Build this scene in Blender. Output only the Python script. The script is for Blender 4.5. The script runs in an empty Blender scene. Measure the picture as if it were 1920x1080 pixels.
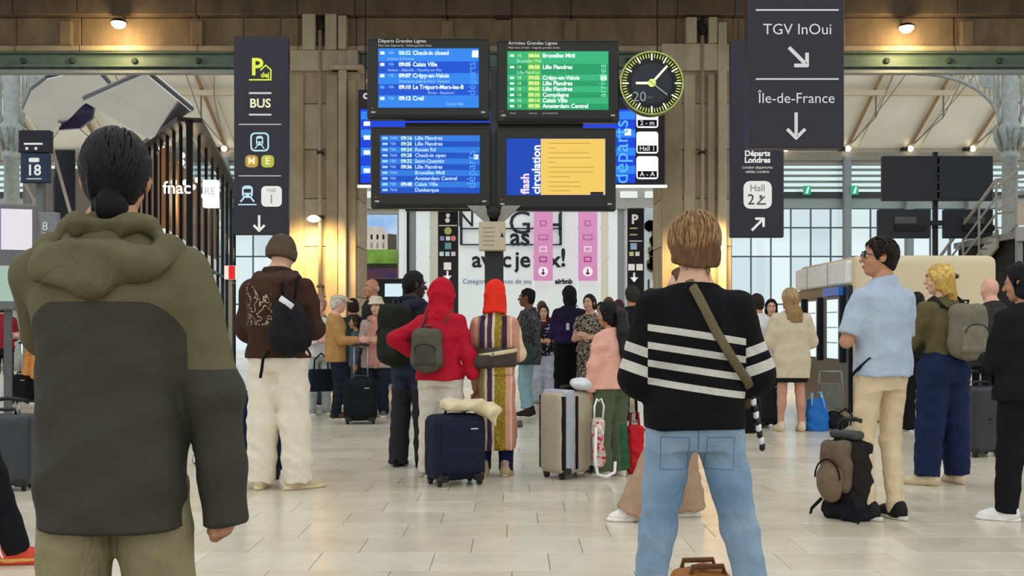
import bpy, math, random
import numpy as np
from mathutils import Matrix, Vector
SC = bpy.context.scene
COL = SC.collection
# ---------------- camera (level, horizon below the middle), world, exposure ----------------
F = 2000.0            # focal length in pixels of the 1920x1080 frame
HOR = 615.0           # pixel row of the horizon
CAMZ = 1.2
cd = bpy.data.cameras.new('camera'); cam = bpy.data.objects.new('camera', cd); COL.objects.link(cam)
cam.location = (0, 0, CAMZ); cam.rotation_euler = (math.pi/2, 0, 0)
cd.sensor_width = 36; cd.lens = 36*F/1920; cd.shift_y = (HOR-540)/1920
cd.clip_start = .05; cd.clip_end = 300
SC.camera = cam
W = bpy.data.worlds.new('hall_daylight'); SC.world = W; W.use_nodes = True
bg = W.node_tree.nodes['Background']
bg.inputs[0].default_value = (.93, .97, 1.0, 1); bg.inputs[1].default_value = 1.0
SC.view_settings.view_transform = 'Standard'; SC.view_settings.look = 'None'
SC.view_settings.gamma = 1; SC.view_settings.use_curve_mapping = False
SC.view_settings.exposure = 0.25
def lamp(kind, loc, energy, color, size=.2, rot=None, spot=None):
    l = bpy.data.lights.new('lamp_light', kind); l.energy = energy; l.color = color
    if kind in ('POINT', 'SPOT'): l.shadow_soft_size = size
    if kind == 'AREA': l.size = size
    if spot: l.spot_size = spot; l.spot_blend = .8
    o = bpy.data.objects.new('lamp_light', l); COL.objects.link(o); o.location = loc
    if rot: o.rotation_euler = rot
    return o
# ---------------- helpers ----------------
def PX(px, d): return (px-960.0)*d/F
def PZ(py, d): return CAMZ+(HOR-py)*d/F
def DG(py): return CAMZ*F/(py-HOR)          # distance of a floor point seen at row py
def srgb(h):
    if not isinstance(h, str): return h
    h = h.lstrip('#'); c = [int(h[i:i+2], 16)/255 for i in (0, 2, 4)]
    return tuple(x/12.92 if x <= .04045 else ((x+.055)/1.055)**2.4 for x in c)
MATS = {}
def creases(N, L, tc, bp, k, sc):
    """ridged, stretched folds of worn cloth, fed into a bump node"""
    mp = N.new('ShaderNodeMapping'); mp.inputs['Scale'].default_value = (1, 1, .7); mp.inputs['Rotation'].default_value = (.3, .5, 0); L.new(tc.outputs['Object'], mp.inputs[0])
    n = N.new('ShaderNodeTexNoise'); n.inputs['Scale'].default_value = sc; n.inputs['Detail'].default_value = 2; n.inputs['Distortion'].default_value = .8; L.new(mp.outputs[0], n.inputs['Vector'])
    a = N.new('ShaderNodeMath'); a.operation = 'SUBTRACT'; L.new(n.outputs['Fac'], a.inputs[0]); a.inputs[1].default_value = .5
    b_ = N.new('ShaderNodeMath'); b_.operation = 'ABSOLUTE'; L.new(a.outputs[0], b_.inputs[0])
    c = N.new('ShaderNodeMath'); c.operation = 'POWER'; L.new(b_.outputs[0], c.inputs[0]); c.inputs[1].default_value = .6
    q = N.new('ShaderNodeBump'); q.inputs['Strength'].default_value = k; q.inputs['Distance'].default_value = .05; L.new(c.outputs[0], q.inputs['Height']); L.new(q.outputs[0], bp.inputs['Normal'])
def nodes(name):
    m = bpy.data.materials.new(name); m.use_nodes = True
    return m, m.node_tree.nodes, m.node_tree.links, m.node_tree.nodes['Principled BSDF']
def mat(color, rough=.85, metal=0., var=.12, scale=30., bump=.0, bscale=60., stretch=(1, 1, 1), emit=0., spec=.3, color2=None, v2=None, crease=0., cscale=7.):
    """base colour with mild procedural variation and bump; object coordinates"""
    key = (color, rough, metal, var, scale, bump, bscale, stretch, emit, spec, color2, v2, crease, cscale)
    if key in MATS: return MATS[key]
    m, N, L, b = nodes('mat_%d' % len(MATS))
    c = srgb(color)
    b.inputs['Roughness'].default_value = rough; b.inputs['Metallic'].default_value = metal
    b.inputs['Specular IOR Level'].default_value = spec
    if var > 0 or bump > 0 or color2:
        tc = N.new('ShaderNodeTexCoord'); mp = N.new('ShaderNodeMapping'); mp.inputs['Scale'].default_value = stretch
        L.new(tc.outputs['Object'], mp.inputs[0])
    if var > 0 or color2:
        n = N.new('ShaderNodeTexNoise'); n.inputs['Scale'].default_value = scale; n.inputs['Detail'].default_value = 4
        L.new(mp.outputs[0], n.inputs['Vector'])
        r = N.new('ShaderNodeValToRGB')
        lo, hi = (v2 or (.32, .68)); r.color_ramp.elements[0].position = lo; r.color_ramp.elements[1].position = hi
        if color2: c0, c1 = c, srgb(color2)
        else: c0 = tuple(x*(1-var) for x in c); c1 = tuple(min(1, x*(1+var)) for x in c)
        r.color_ramp.elements[0].color = (*c0, 1); r.color_ramp.elements[1].color = (*c1, 1)
        L.new(n.outputs['Fac'], r.inputs[0]); L.new(r.outputs[0], b.inputs['Base Color'])
        if emit: L.new(r.outputs[0], b.inputs['Emission Color'])
    else:
        b.inputs['Base Color'].default_value = (*c, 1)
        b.inputs['Emission Color'].default_value = (*c, 1)
    if emit: b.inputs['Emission Strength'].default_value = emit
    if bump > 0:
        n2 = N.new('ShaderNodeTexNoise'); n2.inputs['Scale'].default_value = bscale; n2.inputs['Detail'].default_value = 3
        L.new(mp.outputs[0], n2.inputs['Vector'])
        bp = N.new('ShaderNodeBump'); bp.inputs['Strength'].default_value = bump; bp.inputs['Distance'].default_value = .01
        L.new(n2.outputs['Fac'], bp.inputs['Height']); L.new(bp.outputs[0], b.inputs['Normal'])
        if crease: creases(N, L, tc, bp, crease, cscale)
    MATS[key] = m
    return m
def cloth(color, **k):
    a = dict(rough=.9, var=.1, scale=14., bump=.25, bscale=90., spec=.15, crease=.3); a.update(k); return mat(color, **a)
def plastic(color, **k):
    a = dict(rough=.4, var=.05, scale=20., spec=.4); a.update(k); return mat(color, **a)
def glow(color, e=1.0):
    key = ('glow', color, e)
    if key not in MATS:
        m, N, L, b = nodes('lit_%d' % len(MATS)); c = srgb(color); b.inputs['Base Color'].default_value = (*[x*.12 for x in c], 1)
        b.inputs['Roughness'].default_value = .35; b.inputs['Specular IOR Level'].default_value = .25
        b.inputs['Emission Color'].default_value = (*c, 1); b.inputs['Emission Strength'].default_value = e*.85; MATS[key] = m
    return MATS[key]
def ramp_mat(name, axis, stops, rough=.9, wave=.0, wfreq=20., interp='CONSTANT', scale=1., bump=.2, off=0.):
    """colour bands along one object axis (woven stripes, panels sewn together)"""
    m, N, L, b = nodes(name)
    b.inputs['Roughness'].default_value = rough; b.inputs['Specular IOR Level'].default_value = .15
    tc = N.new('ShaderNodeTexCoord'); sp = N.new('ShaderNodeSeparateXYZ'); L.new(tc.outputs['Object'], sp.inputs[0])
    src = sp.outputs['XYZ'.index(axis)]
    if wave:
        n = N.new('ShaderNodeTexNoise'); n.inputs['Scale'].default_value = wfreq; L.new(tc.outputs['Object'], n.inputs['Vector'])
        ma = N.new('ShaderNodeMath'); ma.operation = 'MULTIPLY_ADD'; L.new(n.outputs['Fac'], ma.inputs[0]); ma.inputs[1].default_value = wave
        L.new(src, ma.inputs[2]); src = ma.outputs[0]
    mr = N.new('ShaderNodeMapRange'); lo, hi = stops[0][0], stops[-1][0]
    mr.inputs['From Min'].default_value = lo; mr.inputs['From Max'].default_value = hi; L.new(src, mr.inputs['Value'])
    r = N.new('ShaderNodeValToRGB'); r.color_ramp.interpolation = interp
    es = r.color_ramp.elements
    while len(es) < len(stops): es.new(.5)
    for e, (p, c) in zip(es, stops): e.position = 0
    for e, (p, c) in zip(es, stops): e.position = (p-lo)/(hi-lo); e.color = (*srgb(c), 1)
    L.new(mr.outputs[0], r.inputs[0]); L.new(r.outputs[0], b.inputs['Base Color'])
    if bump:
        n2 = N.new('ShaderNodeTexNoise'); n2.inputs['Scale'].default_value = 120; L.new(tc.outputs['Object'], n2.inputs['Vector'])
        bp = N.new('ShaderNodeBump'); bp.inputs['Strength'].default_value = bump; bp.inputs['Distance'].default_value = .01
        L.new(n2.outputs['Fac'], bp.inputs['Height']); L.new(bp.outputs[0], b.inputs['Normal'])
    return m
def tag(o, label=None, cat=None, group=None, kind=None):
    if label: o['label'] = label
    if cat: o['category'] = cat
    if group: o['group'] = group
    if kind: o['kind'] = kind
    return o
def empty(name, loc=(0, 0, 0), rz=0., label=None, cat=None, group=None, kind=None):
    o = bpy.data.objects.new(name, None); COL.objects.link(o); o.location = loc; o.rotation_euler = (0, 0, rz)
    o.empty_display_size = .1
    return tag(o, label, cat, group, kind)
def link(name, me, m=None, parent=None, loc=None):
    o = bpy.data.objects.new(name, me); COL.objects.link(o)
    if m is not None and not me.materials:
        for x in (m if isinstance(m, (list, tuple)) else [m]): me.materials.append(x)
    if parent is not None: o.parent = parent
    if loc is not None: o.location = loc
    return o
def mk(name, V, Q, m=None, parent=None, smooth=True, loc=None, tri=None):
    """mesh object from numpy vertices and quads (or a list of polygons)"""
    me = bpy.data.meshes.new(name)
    if isinstance(Q, np.ndarray) and Q.ndim == 2:
        n, k = Q.shape
        me.vertices.add(len(V)); me.vertices.foreach_set('co', np.asarray(V, np.float32).ravel())
        me.loops.add(n*k); me.loops.foreach_set('vertex_index', np.asarray(Q, np.int32).ravel())
        me.polygons.add(n); me.polygons.foreach_set('loop_start', np.arange(0, n*k, k, dtype=np.int32))
        me.update(calc_edges=True)
    else:
        me.from_pydata([tuple(v) for v in V], [], [tuple(q) for q in Q]); me.update()
    if smooth: me.polygons.foreach_set('use_smooth', np.ones(len(me.polygons), bool))
    return link(name, me, m, parent, loc)
class MB:
    """collects boxes, prisms, tubes and lathes into ONE mesh"""
    def __init__(s): s.V = []; s.Q = []
    def _a(s, V, Q):
        n = len(s.V); s.V += [tuple(v) for v in V]; s.Q += [tuple(i+n for i in q) for q in Q]; return s
    def box(s, x0, x1, y0, y1, z0, z1, c=0.):
        if x0 > x1: x0, x1 = x1, x0
        if y0 > y1: y0, y1 = y1, y0
        if z0 > z1: z0, z1 = z1, z0
        if c <= 0:
            V = [(x, y, z) for z in (z0, z1) for y in (y0, y1) for x in (x0, x1)]
            return s._a(V, [(0, 2, 3, 1), (4, 5, 7, 6), (0, 1, 5, 4), (2, 6, 7, 3), (0, 4, 6, 2), (1, 3, 7, 5)])
        c = min(c, .49*(x1-x0), .49*(y1-y0), .49*(z1-z0))
        X, Y, Z = (x0, x1), (y0, y1), (z0, z1); V = []; ix = {}
        for i in (0, 1):
            for j in (0, 1):
                for k in (0, 1):
                    sx, sy, sz = (1, -1)[i]*c, (1, -1)[j]*c, (1, -1)[k]*c
                    for ax, p in enumerate([(X[i], Y[j]+sy, Z[k]+sz), (X[i]+sx, Y[j], Z[k]+sz), (X[i]+sx, Y[j]+sy, Z[k])]):
                        ix[i, j, k, ax] = len(V); V.append(p)
        Q = []
        for ax in range(3):
            for e in (0, 1):
                cy = [(0, 0), (1, 0), (1, 1), (0, 1)]
                q = []
                for a, b in cy:
                    t = [a, b]; t.insert(ax, e); q.append(ix[(*t, ax)])
                if (e == 0) ^ (ax == 1): q = q[::-1]
                Q.append(q)
        for ax in range(3):              # edge strips run along ax
            o1, o2 = [a for a in range(3) if a != ax]
            for a in (0, 1):
                for b in (0, 1):
                    def idx(e, f):
                        t = [0, 0, 0]; t[ax] = e; t[o1] = a; t[o2] = b; return ix[(*t, f)]
                    Q.append((idx(0, o1), idx(1, o1), idx(1, o2), idx(0, o2)))
        for i in (0, 1):
            for j in (0, 1):
                for k in (0, 1): Q.append([ix[i, j, k, a] for a in range(3)])
        return s._a(V, Q)
    def prism(s, pts, y0, y1):          # polygon in x,z pushed through y
        n = len(pts); V = [(x, y0, z) for x, z in pts]+[(x, y1, z) for x, z in pts]
        Q = [tuple(range(n)), tuple(range(2*n-1, n-1, -1))]+[(i, i+n, (i+1) % n+n, (i+1) % n) for i in range(n)]
        return s._a(V, Q)
    def slab(s, P, n, t):               # 3-D polygon P with thickness t along n
        n = np.array(n, float)*t; k = len(P); P = [np.array(p, float) for p in P]
        V = P+[p+n for p in P]
        return s._a(V, [tuple(range(k)), tuple(range(2*k-1, k-1, -1))]+[(i, i+k, (i+1) % k+k, (i+1) % k) for i in range(k)])
    def tube(s, pts, r, n=8, flat=None):
        pts = [np.array(p, float) for p in pts]; V = []; Q = []
        rs = r if hasattr(r, '__len__') else [r]*len(pts)
        up = None
        for i, p in enumerate(pts):
            t = pts[min(i+1, len(pts)-1)]-pts[max(i-1, 0)]; t = t/(np.linalg.norm(t)+1e-9)
            if flat is not None: u = np.cross(t, np.array(flat, float))
            elif up is None: u = np.cross(t, (0, 0, 1.)) if abs(t[2]) < .9 else np.cross(t, (0, 1., 0))
            else: u = up-t*np.dot(up, t)
            u = u/(np.linalg.norm(u)+1e-9); up = u; v = np.cross(t, u)
            for k in range(n):
                a = 2*math.pi*k/n; f = 1. if flat is None else .22
                V.append(p+rs[i]*(math.cos(a)*u+f*math.sin(a)*v))
        m = len(pts)
        for i in range(m-1):
            for k in range(n): Q.append((i*n+k, i*n+(k+1) % n, (i+1)*n+(k+1) % n, (i+1)*n+k))
        Q += [tuple(range(n-1, -1, -1)), tuple(range((m-1)*n, m*n))]
        return s._a(V, Q)
    def lathe(s, prof, c=(0, 0, 0), n=20, axis='z', sx=1., sy=1.):
        V = []; Q = []
        for r, z in prof:
            for k in range(n):
                a = 2*math.pi*k/n; p = (r*math.cos(a)*sx, r*math.sin(a)*sy, z)
                if axis == 'y': p = (p[0], p[2], -p[1])
                if axis == 'x': p = (p[2], p[0], p[1])
                V.append((p[0]+c[0], p[1]+c[1], p[2]+c[2]))
        m = len(prof)
        for i in range(m-1):
            for k in range(n): Q.append((i*n+k, i*n+(k+1) % n, (i+1)*n+(k+1) % n, (i+1)*n+k))
        Q += [tuple(range(n-1, -1, -1)), tuple(range((m-1)*n, m*n))]
        return s._a(V, Q)
    def mesh(s, name, smooth=False):
        me = bpy.data.meshes.new(name); me.from_pydata(s.V, [], s.Q); me.update()
        if smooth: me.polygons.foreach_set('use_smooth', np.ones(len(me.polygons), bool))
        return me
    def build(s, name, m, parent=None, smooth=False, loc=None): return link(name, s.mesh(name, smooth), m, parent, loc)
def box(name, x0, x1, y0, y1, z0, z1, m, parent=None, c=.0): return MB().box(x0, x1, y0, y1, z0, z1, c).build(name, m, parent)
# flat lettering facing -y, cut from the built-in font
TXT = {}
def text(s, size, m, parent, loc, align='CENTER', name='lettering', rot=0., depth=.004, bold=0., letters=False, sx=1.):
    key = (s, size, align, rot, bold, sx)
    if key in TXT: V0, P0 = TXT[key]
    else:
        cu = bpy.data.curves.new('t', 'FONT'); cu.body = s; cu.size = size; cu.align_x = align; cu.align_y = 'CENTER'; cu.offset = bold; cu.resolution_u = 3
        to = bpy.data.objects.new('t', cu); COL.objects.link(to)
        dg = bpy.context.evaluated_depsgraph_get(); me = bpy.data.meshes.new_from_object(to.evaluated_get(dg))
        V0 = [v.co.copy() for v in me.vertices]; P0 = [tuple(p.vertices) for p in me.polygons]
        bpy.data.objects.remove(to); bpy.data.curves.remove(cu); bpy.data.meshes.remove(me); TXT[key] = V0, P0
    c, sn = math.cos(rot), math.sin(rot)
    tr = lambda v: ((sx*v.x*c-v.y*sn), -depth, (sx*v.x*sn+v.y*c))
    if not letters:
        o = mk(name, [tr(v) for v in V0], P0, m, parent, smooth=False, loc=loc)
        if len(s) > 1: o['kind'] = 'stuff'         # writing too small to pick its letters apart
        return o
    par = list(range(len(V0)))                     # large writing: every letter a piece of its own
    def find(i):
        while par[i] != i: par[i] = par[par[i]]; i = par[i]
        return i
    for P in P0:
        for i in P[1:]: par[find(i)] = find(P[0])
    isl = {}
    for P in P0: isl.setdefault(find(P[0]), []).append(P)
    gl = []
    for ps in isl.values():
        xs = [V0[i].x for P in ps for i in P]; gl.append([min(xs), max(xs), ps])
    gl.sort(key=lambda g: g[0]); out = []
    for g in gl:
        if out and min(g[1], out[-1][1])-g[0] > .45*min(g[1]-g[0], out[-1][1]-out[-1][0]): out[-1][1] = max(out[-1][1], g[1]); out[-1][2] = out[-1][2]+g[2]
        else: out.append(list(g))
    for a, b, ps in out:
        ids = sorted({i for P in ps for i in P}); mp = {i: k for k, i in enumerate(ids)}
        o = mk('letter', [tr(V0[i]) for i in ids], [tuple(mp[i] for i in P) for P in ps], m, parent, smooth=False, loc=loc)
    return o
# ---------------- signed distance modelling (bodies, clothes, hair, bags) ----------------
def smin(a, b, k):
    if k <= 1e-6: return np.minimum(a, b)
    h = np.clip(.5+.5*(b-a)/k, 0, 1); return b+(a-b)*h-k*h*(1-h)
def V3(*a): return np.array(a if len(a) == 3 else a[0], float)
def nrm(v): v = V3(*v) if len(v) == 3 else v; return v/(np.linalg.norm(v)+1e-9)
class Sdf:
    def __init__(s): s.p = []; s.fold = []; s.g = []
    def add(s, f, lo, hi, k=.02, op='+'): s.p.append((f, np.array(lo, float), np.array(hi, float), k, op)); return s
    def cone(s, a, b, ra, rb, k=.02, op='+', cap=False, flat=None):
        a = V3(*a); b = V3(*b); ab = b-a; L = np.linalg.norm(ab)+1e-9; u = ab/L
        def f(x, y, z):
            px, py, pz = x-a[0], y-a[1], z-a[2]; t = (px*u[0]+py*u[1]+pz*u[2])/L
            tc = np.clip(t, 0, None if cap else 1); tr = np.clip(t, 0, 1)
            qx, qy, qz = px-u[0]*L*tc, py-u[1]*L*tc, pz-u[2]*L*tc
            if flat is not None:
                n, s_ = flat; w = (qx*n[0]+qy*n[1]+qz*n[2])*(1/s_-1); qx = qx+n[0]*w; qy = qy+n[1]*w; qz = qz+n[2]*w
            d = np.sqrt(qx*qx+qy*qy+qz*qz)-(ra+(rb-ra)*tr)
            if flat is not None: d = d*.7
            return np.maximum(d, (t-1)*L) if cap else d
        r = max(ra, rb)
        return s.add(f, np.minimum(a, b)-r, np.maximum(a, b)+r, k, op)
    def chain(s, pts, rs, k=.02, **kw):
        if not hasattr(rs, '__len__'): rs = [rs]*len(pts)
        for i in range(len(pts)-1): s.cone(pts[i], pts[i+1], rs[i], rs[i+1], k, **kw)
        return s
    def ell(s, c, r, k=.02, op='+', R=None):
        c = V3(*c); r = V3(*r)
        def f(x, y, z):
            px, py, pz = x-c[0], y-c[1], z-c[2]
            if R is not None: px, py, pz = (R[0][i]*px+R[1][i]*py+R[2][i]*pz for i in range(3))
            k0 = np.sqrt((px/r[0])**2+(py/r[1])**2+(pz/r[2])**2); k1 = np.sqrt((px/r[0]**2)**2+(py/r[1]**2)**2+(pz/r[2]**2)**2)+1e-9
            return k0*(k0-1)/k1
        m = r if R is None else np.array([r.max()]*3)
        return s.add(f, c-m, c+m, k, op)
    def rbox(s, c, h, r, k=.01, op='+', R=None):
        c = V3(*c); h = V3(*h)
        def f(x, y, z):
            px, py, pz = x-c[0], y-c[1], z-c[2]
            if R is not None: px, py, pz = (R[0][i]*px+R[1][i]*py+R[2][i]*pz for i in range(3))
            qx, qy, qz = abs(px)-h[0]+r, abs(py)-h[1]+r, abs(pz)-h[2]+r
            return np.sqrt(np.maximum(qx, 0)**2+np.maximum(qy, 0)**2+np.maximum(qz, 0)**2)+np.minimum(np.maximum(np.maximum(qx, qy), qz), 0)-r
        m = h if R is None else np.array([np.linalg.norm(h)]*3)
        return s.add(f, c-m, c+m, k, op)
    def loft(s, sec, k=.02, op='+', n=2.4, z0=None, z1=None):
        """stacked superellipses: sec rows (z, a, b, cx, cy), ascending z"""
        A = np.array([(list(r)+[0, 0])[:5] for r in sec], float)
        z0 = A[0, 0] if z0 is None else z0; z1 = A[-1, 0] if z1 is None else z1
        zz = np.linspace(A[0, 0], A[-1, 0], 60)
        def sm(col):
            v = np.interp(zz, A[:, 0], A[:, col]); p = np.pad(v, 2, mode='edge'); return (p[:-4]+2*p[1:-3]+3*p[2:-2]+2*p[3:-1]+p[4:])/9
        T = [sm(i) for i in (1, 2, 3, 4)]
        def f(x, y, z):
            a, b, cx, cy = (np.interp(z, zz, t) for t in T)
            q = (np.abs((x-cx)/a)**n+np.abs((y-cy)/b)**n)**(1/n)
            d = (q-1)*np.minimum(a, b)*.9
            return np.maximum(np.maximum(d, z0-z), z-z1)
        mx = np.abs(A[:, 3]).max()+A[:, 1].max(); my = np.abs(A[:, 4]).max()+A[:, 2].max()
        return s.add(f, (-mx, -my, z0), (mx, my, z1), k, op)
    def folds(s, amp, freq=(18, 18, 10), seed=0, zr=None): s.fold.append((amp, freq, seed, zr)); return s
    def glob(s, f): s.g.append(f); return s        # global field edit F = f(F, x, y, z)
    def mesh(s, h):
        pos = [q for q in s.p if q[4] == '+']
        lo = np.min([q[1] for q in pos], 0)-3*h-.01; hi = np.max([q[2] for q in pos], 0)+3*h+.01
        n = np.ceil((hi-lo)/h).astype(int)+1
        X = (lo[0]+h*np.arange(n[0])).reshape(-1, 1, 1); Y = (lo[1]+h*np.arange(n[1])).reshape(1, -1, 1); Z = (lo[2]+h*np.arange(n[2])).reshape(1, 1, -1)
        G = np.full(n, .12, np.float32)
        for f, a, b, k, op in s.p:
            m = k+2.5*h
            i0 = np.clip(np.floor((a-m-lo)/h).astype(int), 0, n); i1 = np.clip(np.ceil((b+m-lo)/h).astype(int)+1, 0, n)
            if (i1 <= i0).any(): continue
            sl = tuple(slice(i0[q], i1[q]) for q in range(3))
            d = f(X[sl[0]], Y[:, sl[1]], Z[:, :, sl[2]])
            if op == '+': G[sl] = smin(G[sl], d, k)
            elif op == '-': G[sl] = -smin(-G[sl], d, k)
        for amp, fr, seed, zr in s.fold:
            rg = np.random.RandomState(seed+7)
            T = 0
            wx = .02*np.sin(X*23+Z*9+seed)+.02*np.sin(Y*31+Z*13); 
            for i in range(3):
                a = rg.uniform(-1, 1, 3)*np.array(fr); a = a*1.0; ph = rg.uniform(0, 6.3)
                T = T+np.abs(np.sin((X+wx)*a[0]+(Y+wx)*a[1]+Z*(a[2]+np.sign(a[2])*fr[2]*.5)+ph))
            T = (T/3-.6)*amp*2
            if zr is not None: T = T*np.clip((Z-zr[0])/(zr[1]-zr[0]), 0, 1)
            G += T.astype(np.float32)
        for f in s.g: G = f(G, X, Y, Z)
        return nets(G, lo, h)
def nets(G, lo, h):
    """surface nets"""
    n = G.shape; ins = G < 0
    st = np.array([n[1]*n[2], n[2], 1]); cid = []; pos = []; quads = []; flip = []
    for ax in range(3):
        s0 = [slice(None)]*3; s1 = [slice(None)]*3; s0[ax] = slice(0, -1); s1[ax] = slice(1, None)
        a, b = ins[tuple(s0)], ins[tuple(s1)]
        I = np.array(np.nonzero(a != b)).T
        if len(I) == 0: continue
        o1, o2 = [(1, 2), (2, 0), (0, 1)][ax]
        ok = (I[:, o1] > 0) & (I[:, o2] > 0); I = I[ok]
        ga = G[tuple(I.T)]; J = I.copy(); J[:, ax] += 1; gb = G[tuple(J.T)]
        t = ga/(ga-gb+1e-12); p = I.astype(float); p[:, ax] += t
        c = []
        for d1, d2 in ((-1, -1), (0, -1), (0, 0), (-1, 0)):
            K = I.copy(); K[:, o1] += d1; K[:, o2] += d2; c.append(K@st)
        c = np.array(c).T; w = ga > 0
        c[w] = c[w][:, ::-1]
        quads.append(c); cid.append(c.ravel()); pos.append(np.repeat(p, 4, 0))
    if not quads: return np.zeros((0, 3)), np.zeros((0, 4), int)
    Q = np.concatenate(quads); C = np.concatenate([q.ravel() for q in quads])
    u, inv = np.unique(C, return_inverse=True); inv = inv.ravel()
    P = np.concatenate(pos); cnt = np.bincount(inv)
    V = np.stack([np.bincount(inv, P[:, i])/cnt for i in range(3)], 1)*h+lo
    return V, inv.reshape(-1, 4)
def joinm(parts):
    V = []; Q = []; n = 0
    for v, q in parts: V.append(v); Q.append(q+n); n += len(v)
    return np.concatenate(V), np.concatenate(Q)
def rotz(a): c, s = math.cos(a), math.sin(a); return np.array([[c, -s, 0], [s, c, 0], [0, 0, 1.]])
def rotx(a): c, s = math.cos(a), math.sin(a); return np.array([[1., 0, 0], [0, c, -s], [0, s, c]])
def roty(a): c, s = math.cos(a), math.sin(a); return np.array([[c, 0, s], [0, 1., 0], [-s, 0, c]])
# ---------------- floor: each near tile is a piece, the far floor goes on as one field ----------------
rnd = random.Random(5)
grout = mat('#8f8676', rough=.8)
floor = box('floor', -26, 26, -6, 60, -.25, -.012, grout); floor['kind'] = 'structure'
def tile_mat(i, c):
    m, N, L, b = nodes('floor_tile_%d' % i)
    tc = N.new('ShaderNodeTexCoord'); n = N.new('ShaderNodeTexNoise'); n.inputs['Scale'].default_value = 3.5; n.inputs['Detail'].default_value = 8
    n.inputs['Roughness'].default_value = .65
    geo = N.new('ShaderNodeNewGeometry'); L.new(geo.outputs['Position'], n.inputs['Vector'])
    r = N.new('ShaderNodeValToRGB'); r.color_ramp.elements[0].position = .3; r.color_ramp.elements[1].position = .7
    cc = srgb(c); r.color_ramp.elements[0].color = (*[x*.88 for x in cc], 1); r.color_ramp.elements[1].color = (*[min(1, x*1.08) for x in cc], 1)
    L.new(n.outputs['Fac'], r.inputs[0]); L.new(r.outputs[0], b.inputs['Base Color'])
    n2 = N.new('ShaderNodeTexNoise'); n2.inputs['Scale'].default_value = 9; n2.inputs['Detail'].default_value = 4; L.new(geo.outputs['Position'], n2.inputs['Vector'])
    mr = N.new('ShaderNodeMapRange'); mr.inputs['To Min'].default_value = .16; mr.inputs['To Max'].default_value = .3; L.new(n2.outputs['Fac'], mr.inputs['Value'])
    L.new(mr.outputs[0], b.inputs['Roughness']); b.inputs['Specular IOR Level'].default_value = .5
    return m
TM = [tile_mat(i, c) for i, c in enumerate(('#d9cfb8', '#d5cab2', '#ddd4be', '#d1c7b1'))]
TW, TD, Y0 = .60, .42, 4.86
tme = []
for k in range(4):
    me = MB().box(.0015, TW-.0015, .0015, TD-.0015, -.012, 0, .002).mesh('tile'); me.materials.append(TM[k]); tme.append(me)
far = [MB() for _ in range(4)]; cnt = 0
shift = 0.
for r in range(-3, 60):
    y = Y0+r*TD; shift = (r*.19) % TW
    half = (y+TD)*.50+.7
    for i in range(int(-half/TW)-1, int(half/TW)+2):
        x = i*TW+shift
        if x+TW < -half or x > half: continue
        k = rnd.randrange(4)
        if 0 <= r <= 17 and cnt < 290:
            o = link('tile', tme[k], None, floor, (x, y, 0)); cnt += 1
        elif y < 30:
            far[k].box(x+.0015, x+TW-.0015, y+.0015, y+TD-.0015, -.012, 0)
for k in range(4):
    o = far[k].build('tile_field', TM[k], floor); o['kind'] = 'stuff'
box('tile_field', -26, 26, 30.2, 60, -.012, 0, TM[0], floor)['kind'] = 'stuff'
# ---------------- stone pillars and the stone architrave with its green girder ----------------
D = 20.0
X20 = lambda px: (px-960)/100.; Z20 = lambda py: 1.2+(615-py)/100.
def stone_mat(c0, c1, sc=2.2):
    m, N, L, b = nodes('old_stone')
    geo = N.new('ShaderNodeNewGeometry'); n = N.new('ShaderNodeTexNoise'); n.inputs['Scale'].default_value = sc; n.inputs['Detail'].default_value = 9; n.inputs['Roughness'].default_value = .7
    mp = N.new('ShaderNodeMapping'); mp.inputs['Scale'].default_value = (1, 1, .45); L.new(geo.outputs['Position'], mp.inputs[0]); L.new(mp.outputs[0], n.inputs['Vector'])
    r = N.new('ShaderNodeValToRGB'); r.color_ramp.elements[0].position = .3; r.color_ramp.elements[1].position = .7
    r.color_ramp.elements[0].color = (*srgb(c0), 1); r.color_ramp.elements[1].color = (*srgb(c1), 1)
    L.new(n.outputs['Fac'], r.inputs[0]); L.new(r.outputs[0], b.inputs['Base Color']); b.inputs['Roughness'].default_value = .9
    bp = N.new('ShaderNodeBump'); bp.inputs['Strength'].default_value = .4; bp.inputs['Distance'].default_value = .02; L.new(n.outputs['Fac'], bp.inputs['Height']); L.new(bp.outputs[0], b.inputs['Normal'])
    return m
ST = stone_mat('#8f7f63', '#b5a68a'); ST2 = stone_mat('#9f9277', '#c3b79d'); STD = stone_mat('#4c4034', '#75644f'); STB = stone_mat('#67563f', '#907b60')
IRON = mat('#6f7672', rough=.6, var=.15); DKIRON = mat('#2a2724', rough=.7)
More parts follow.
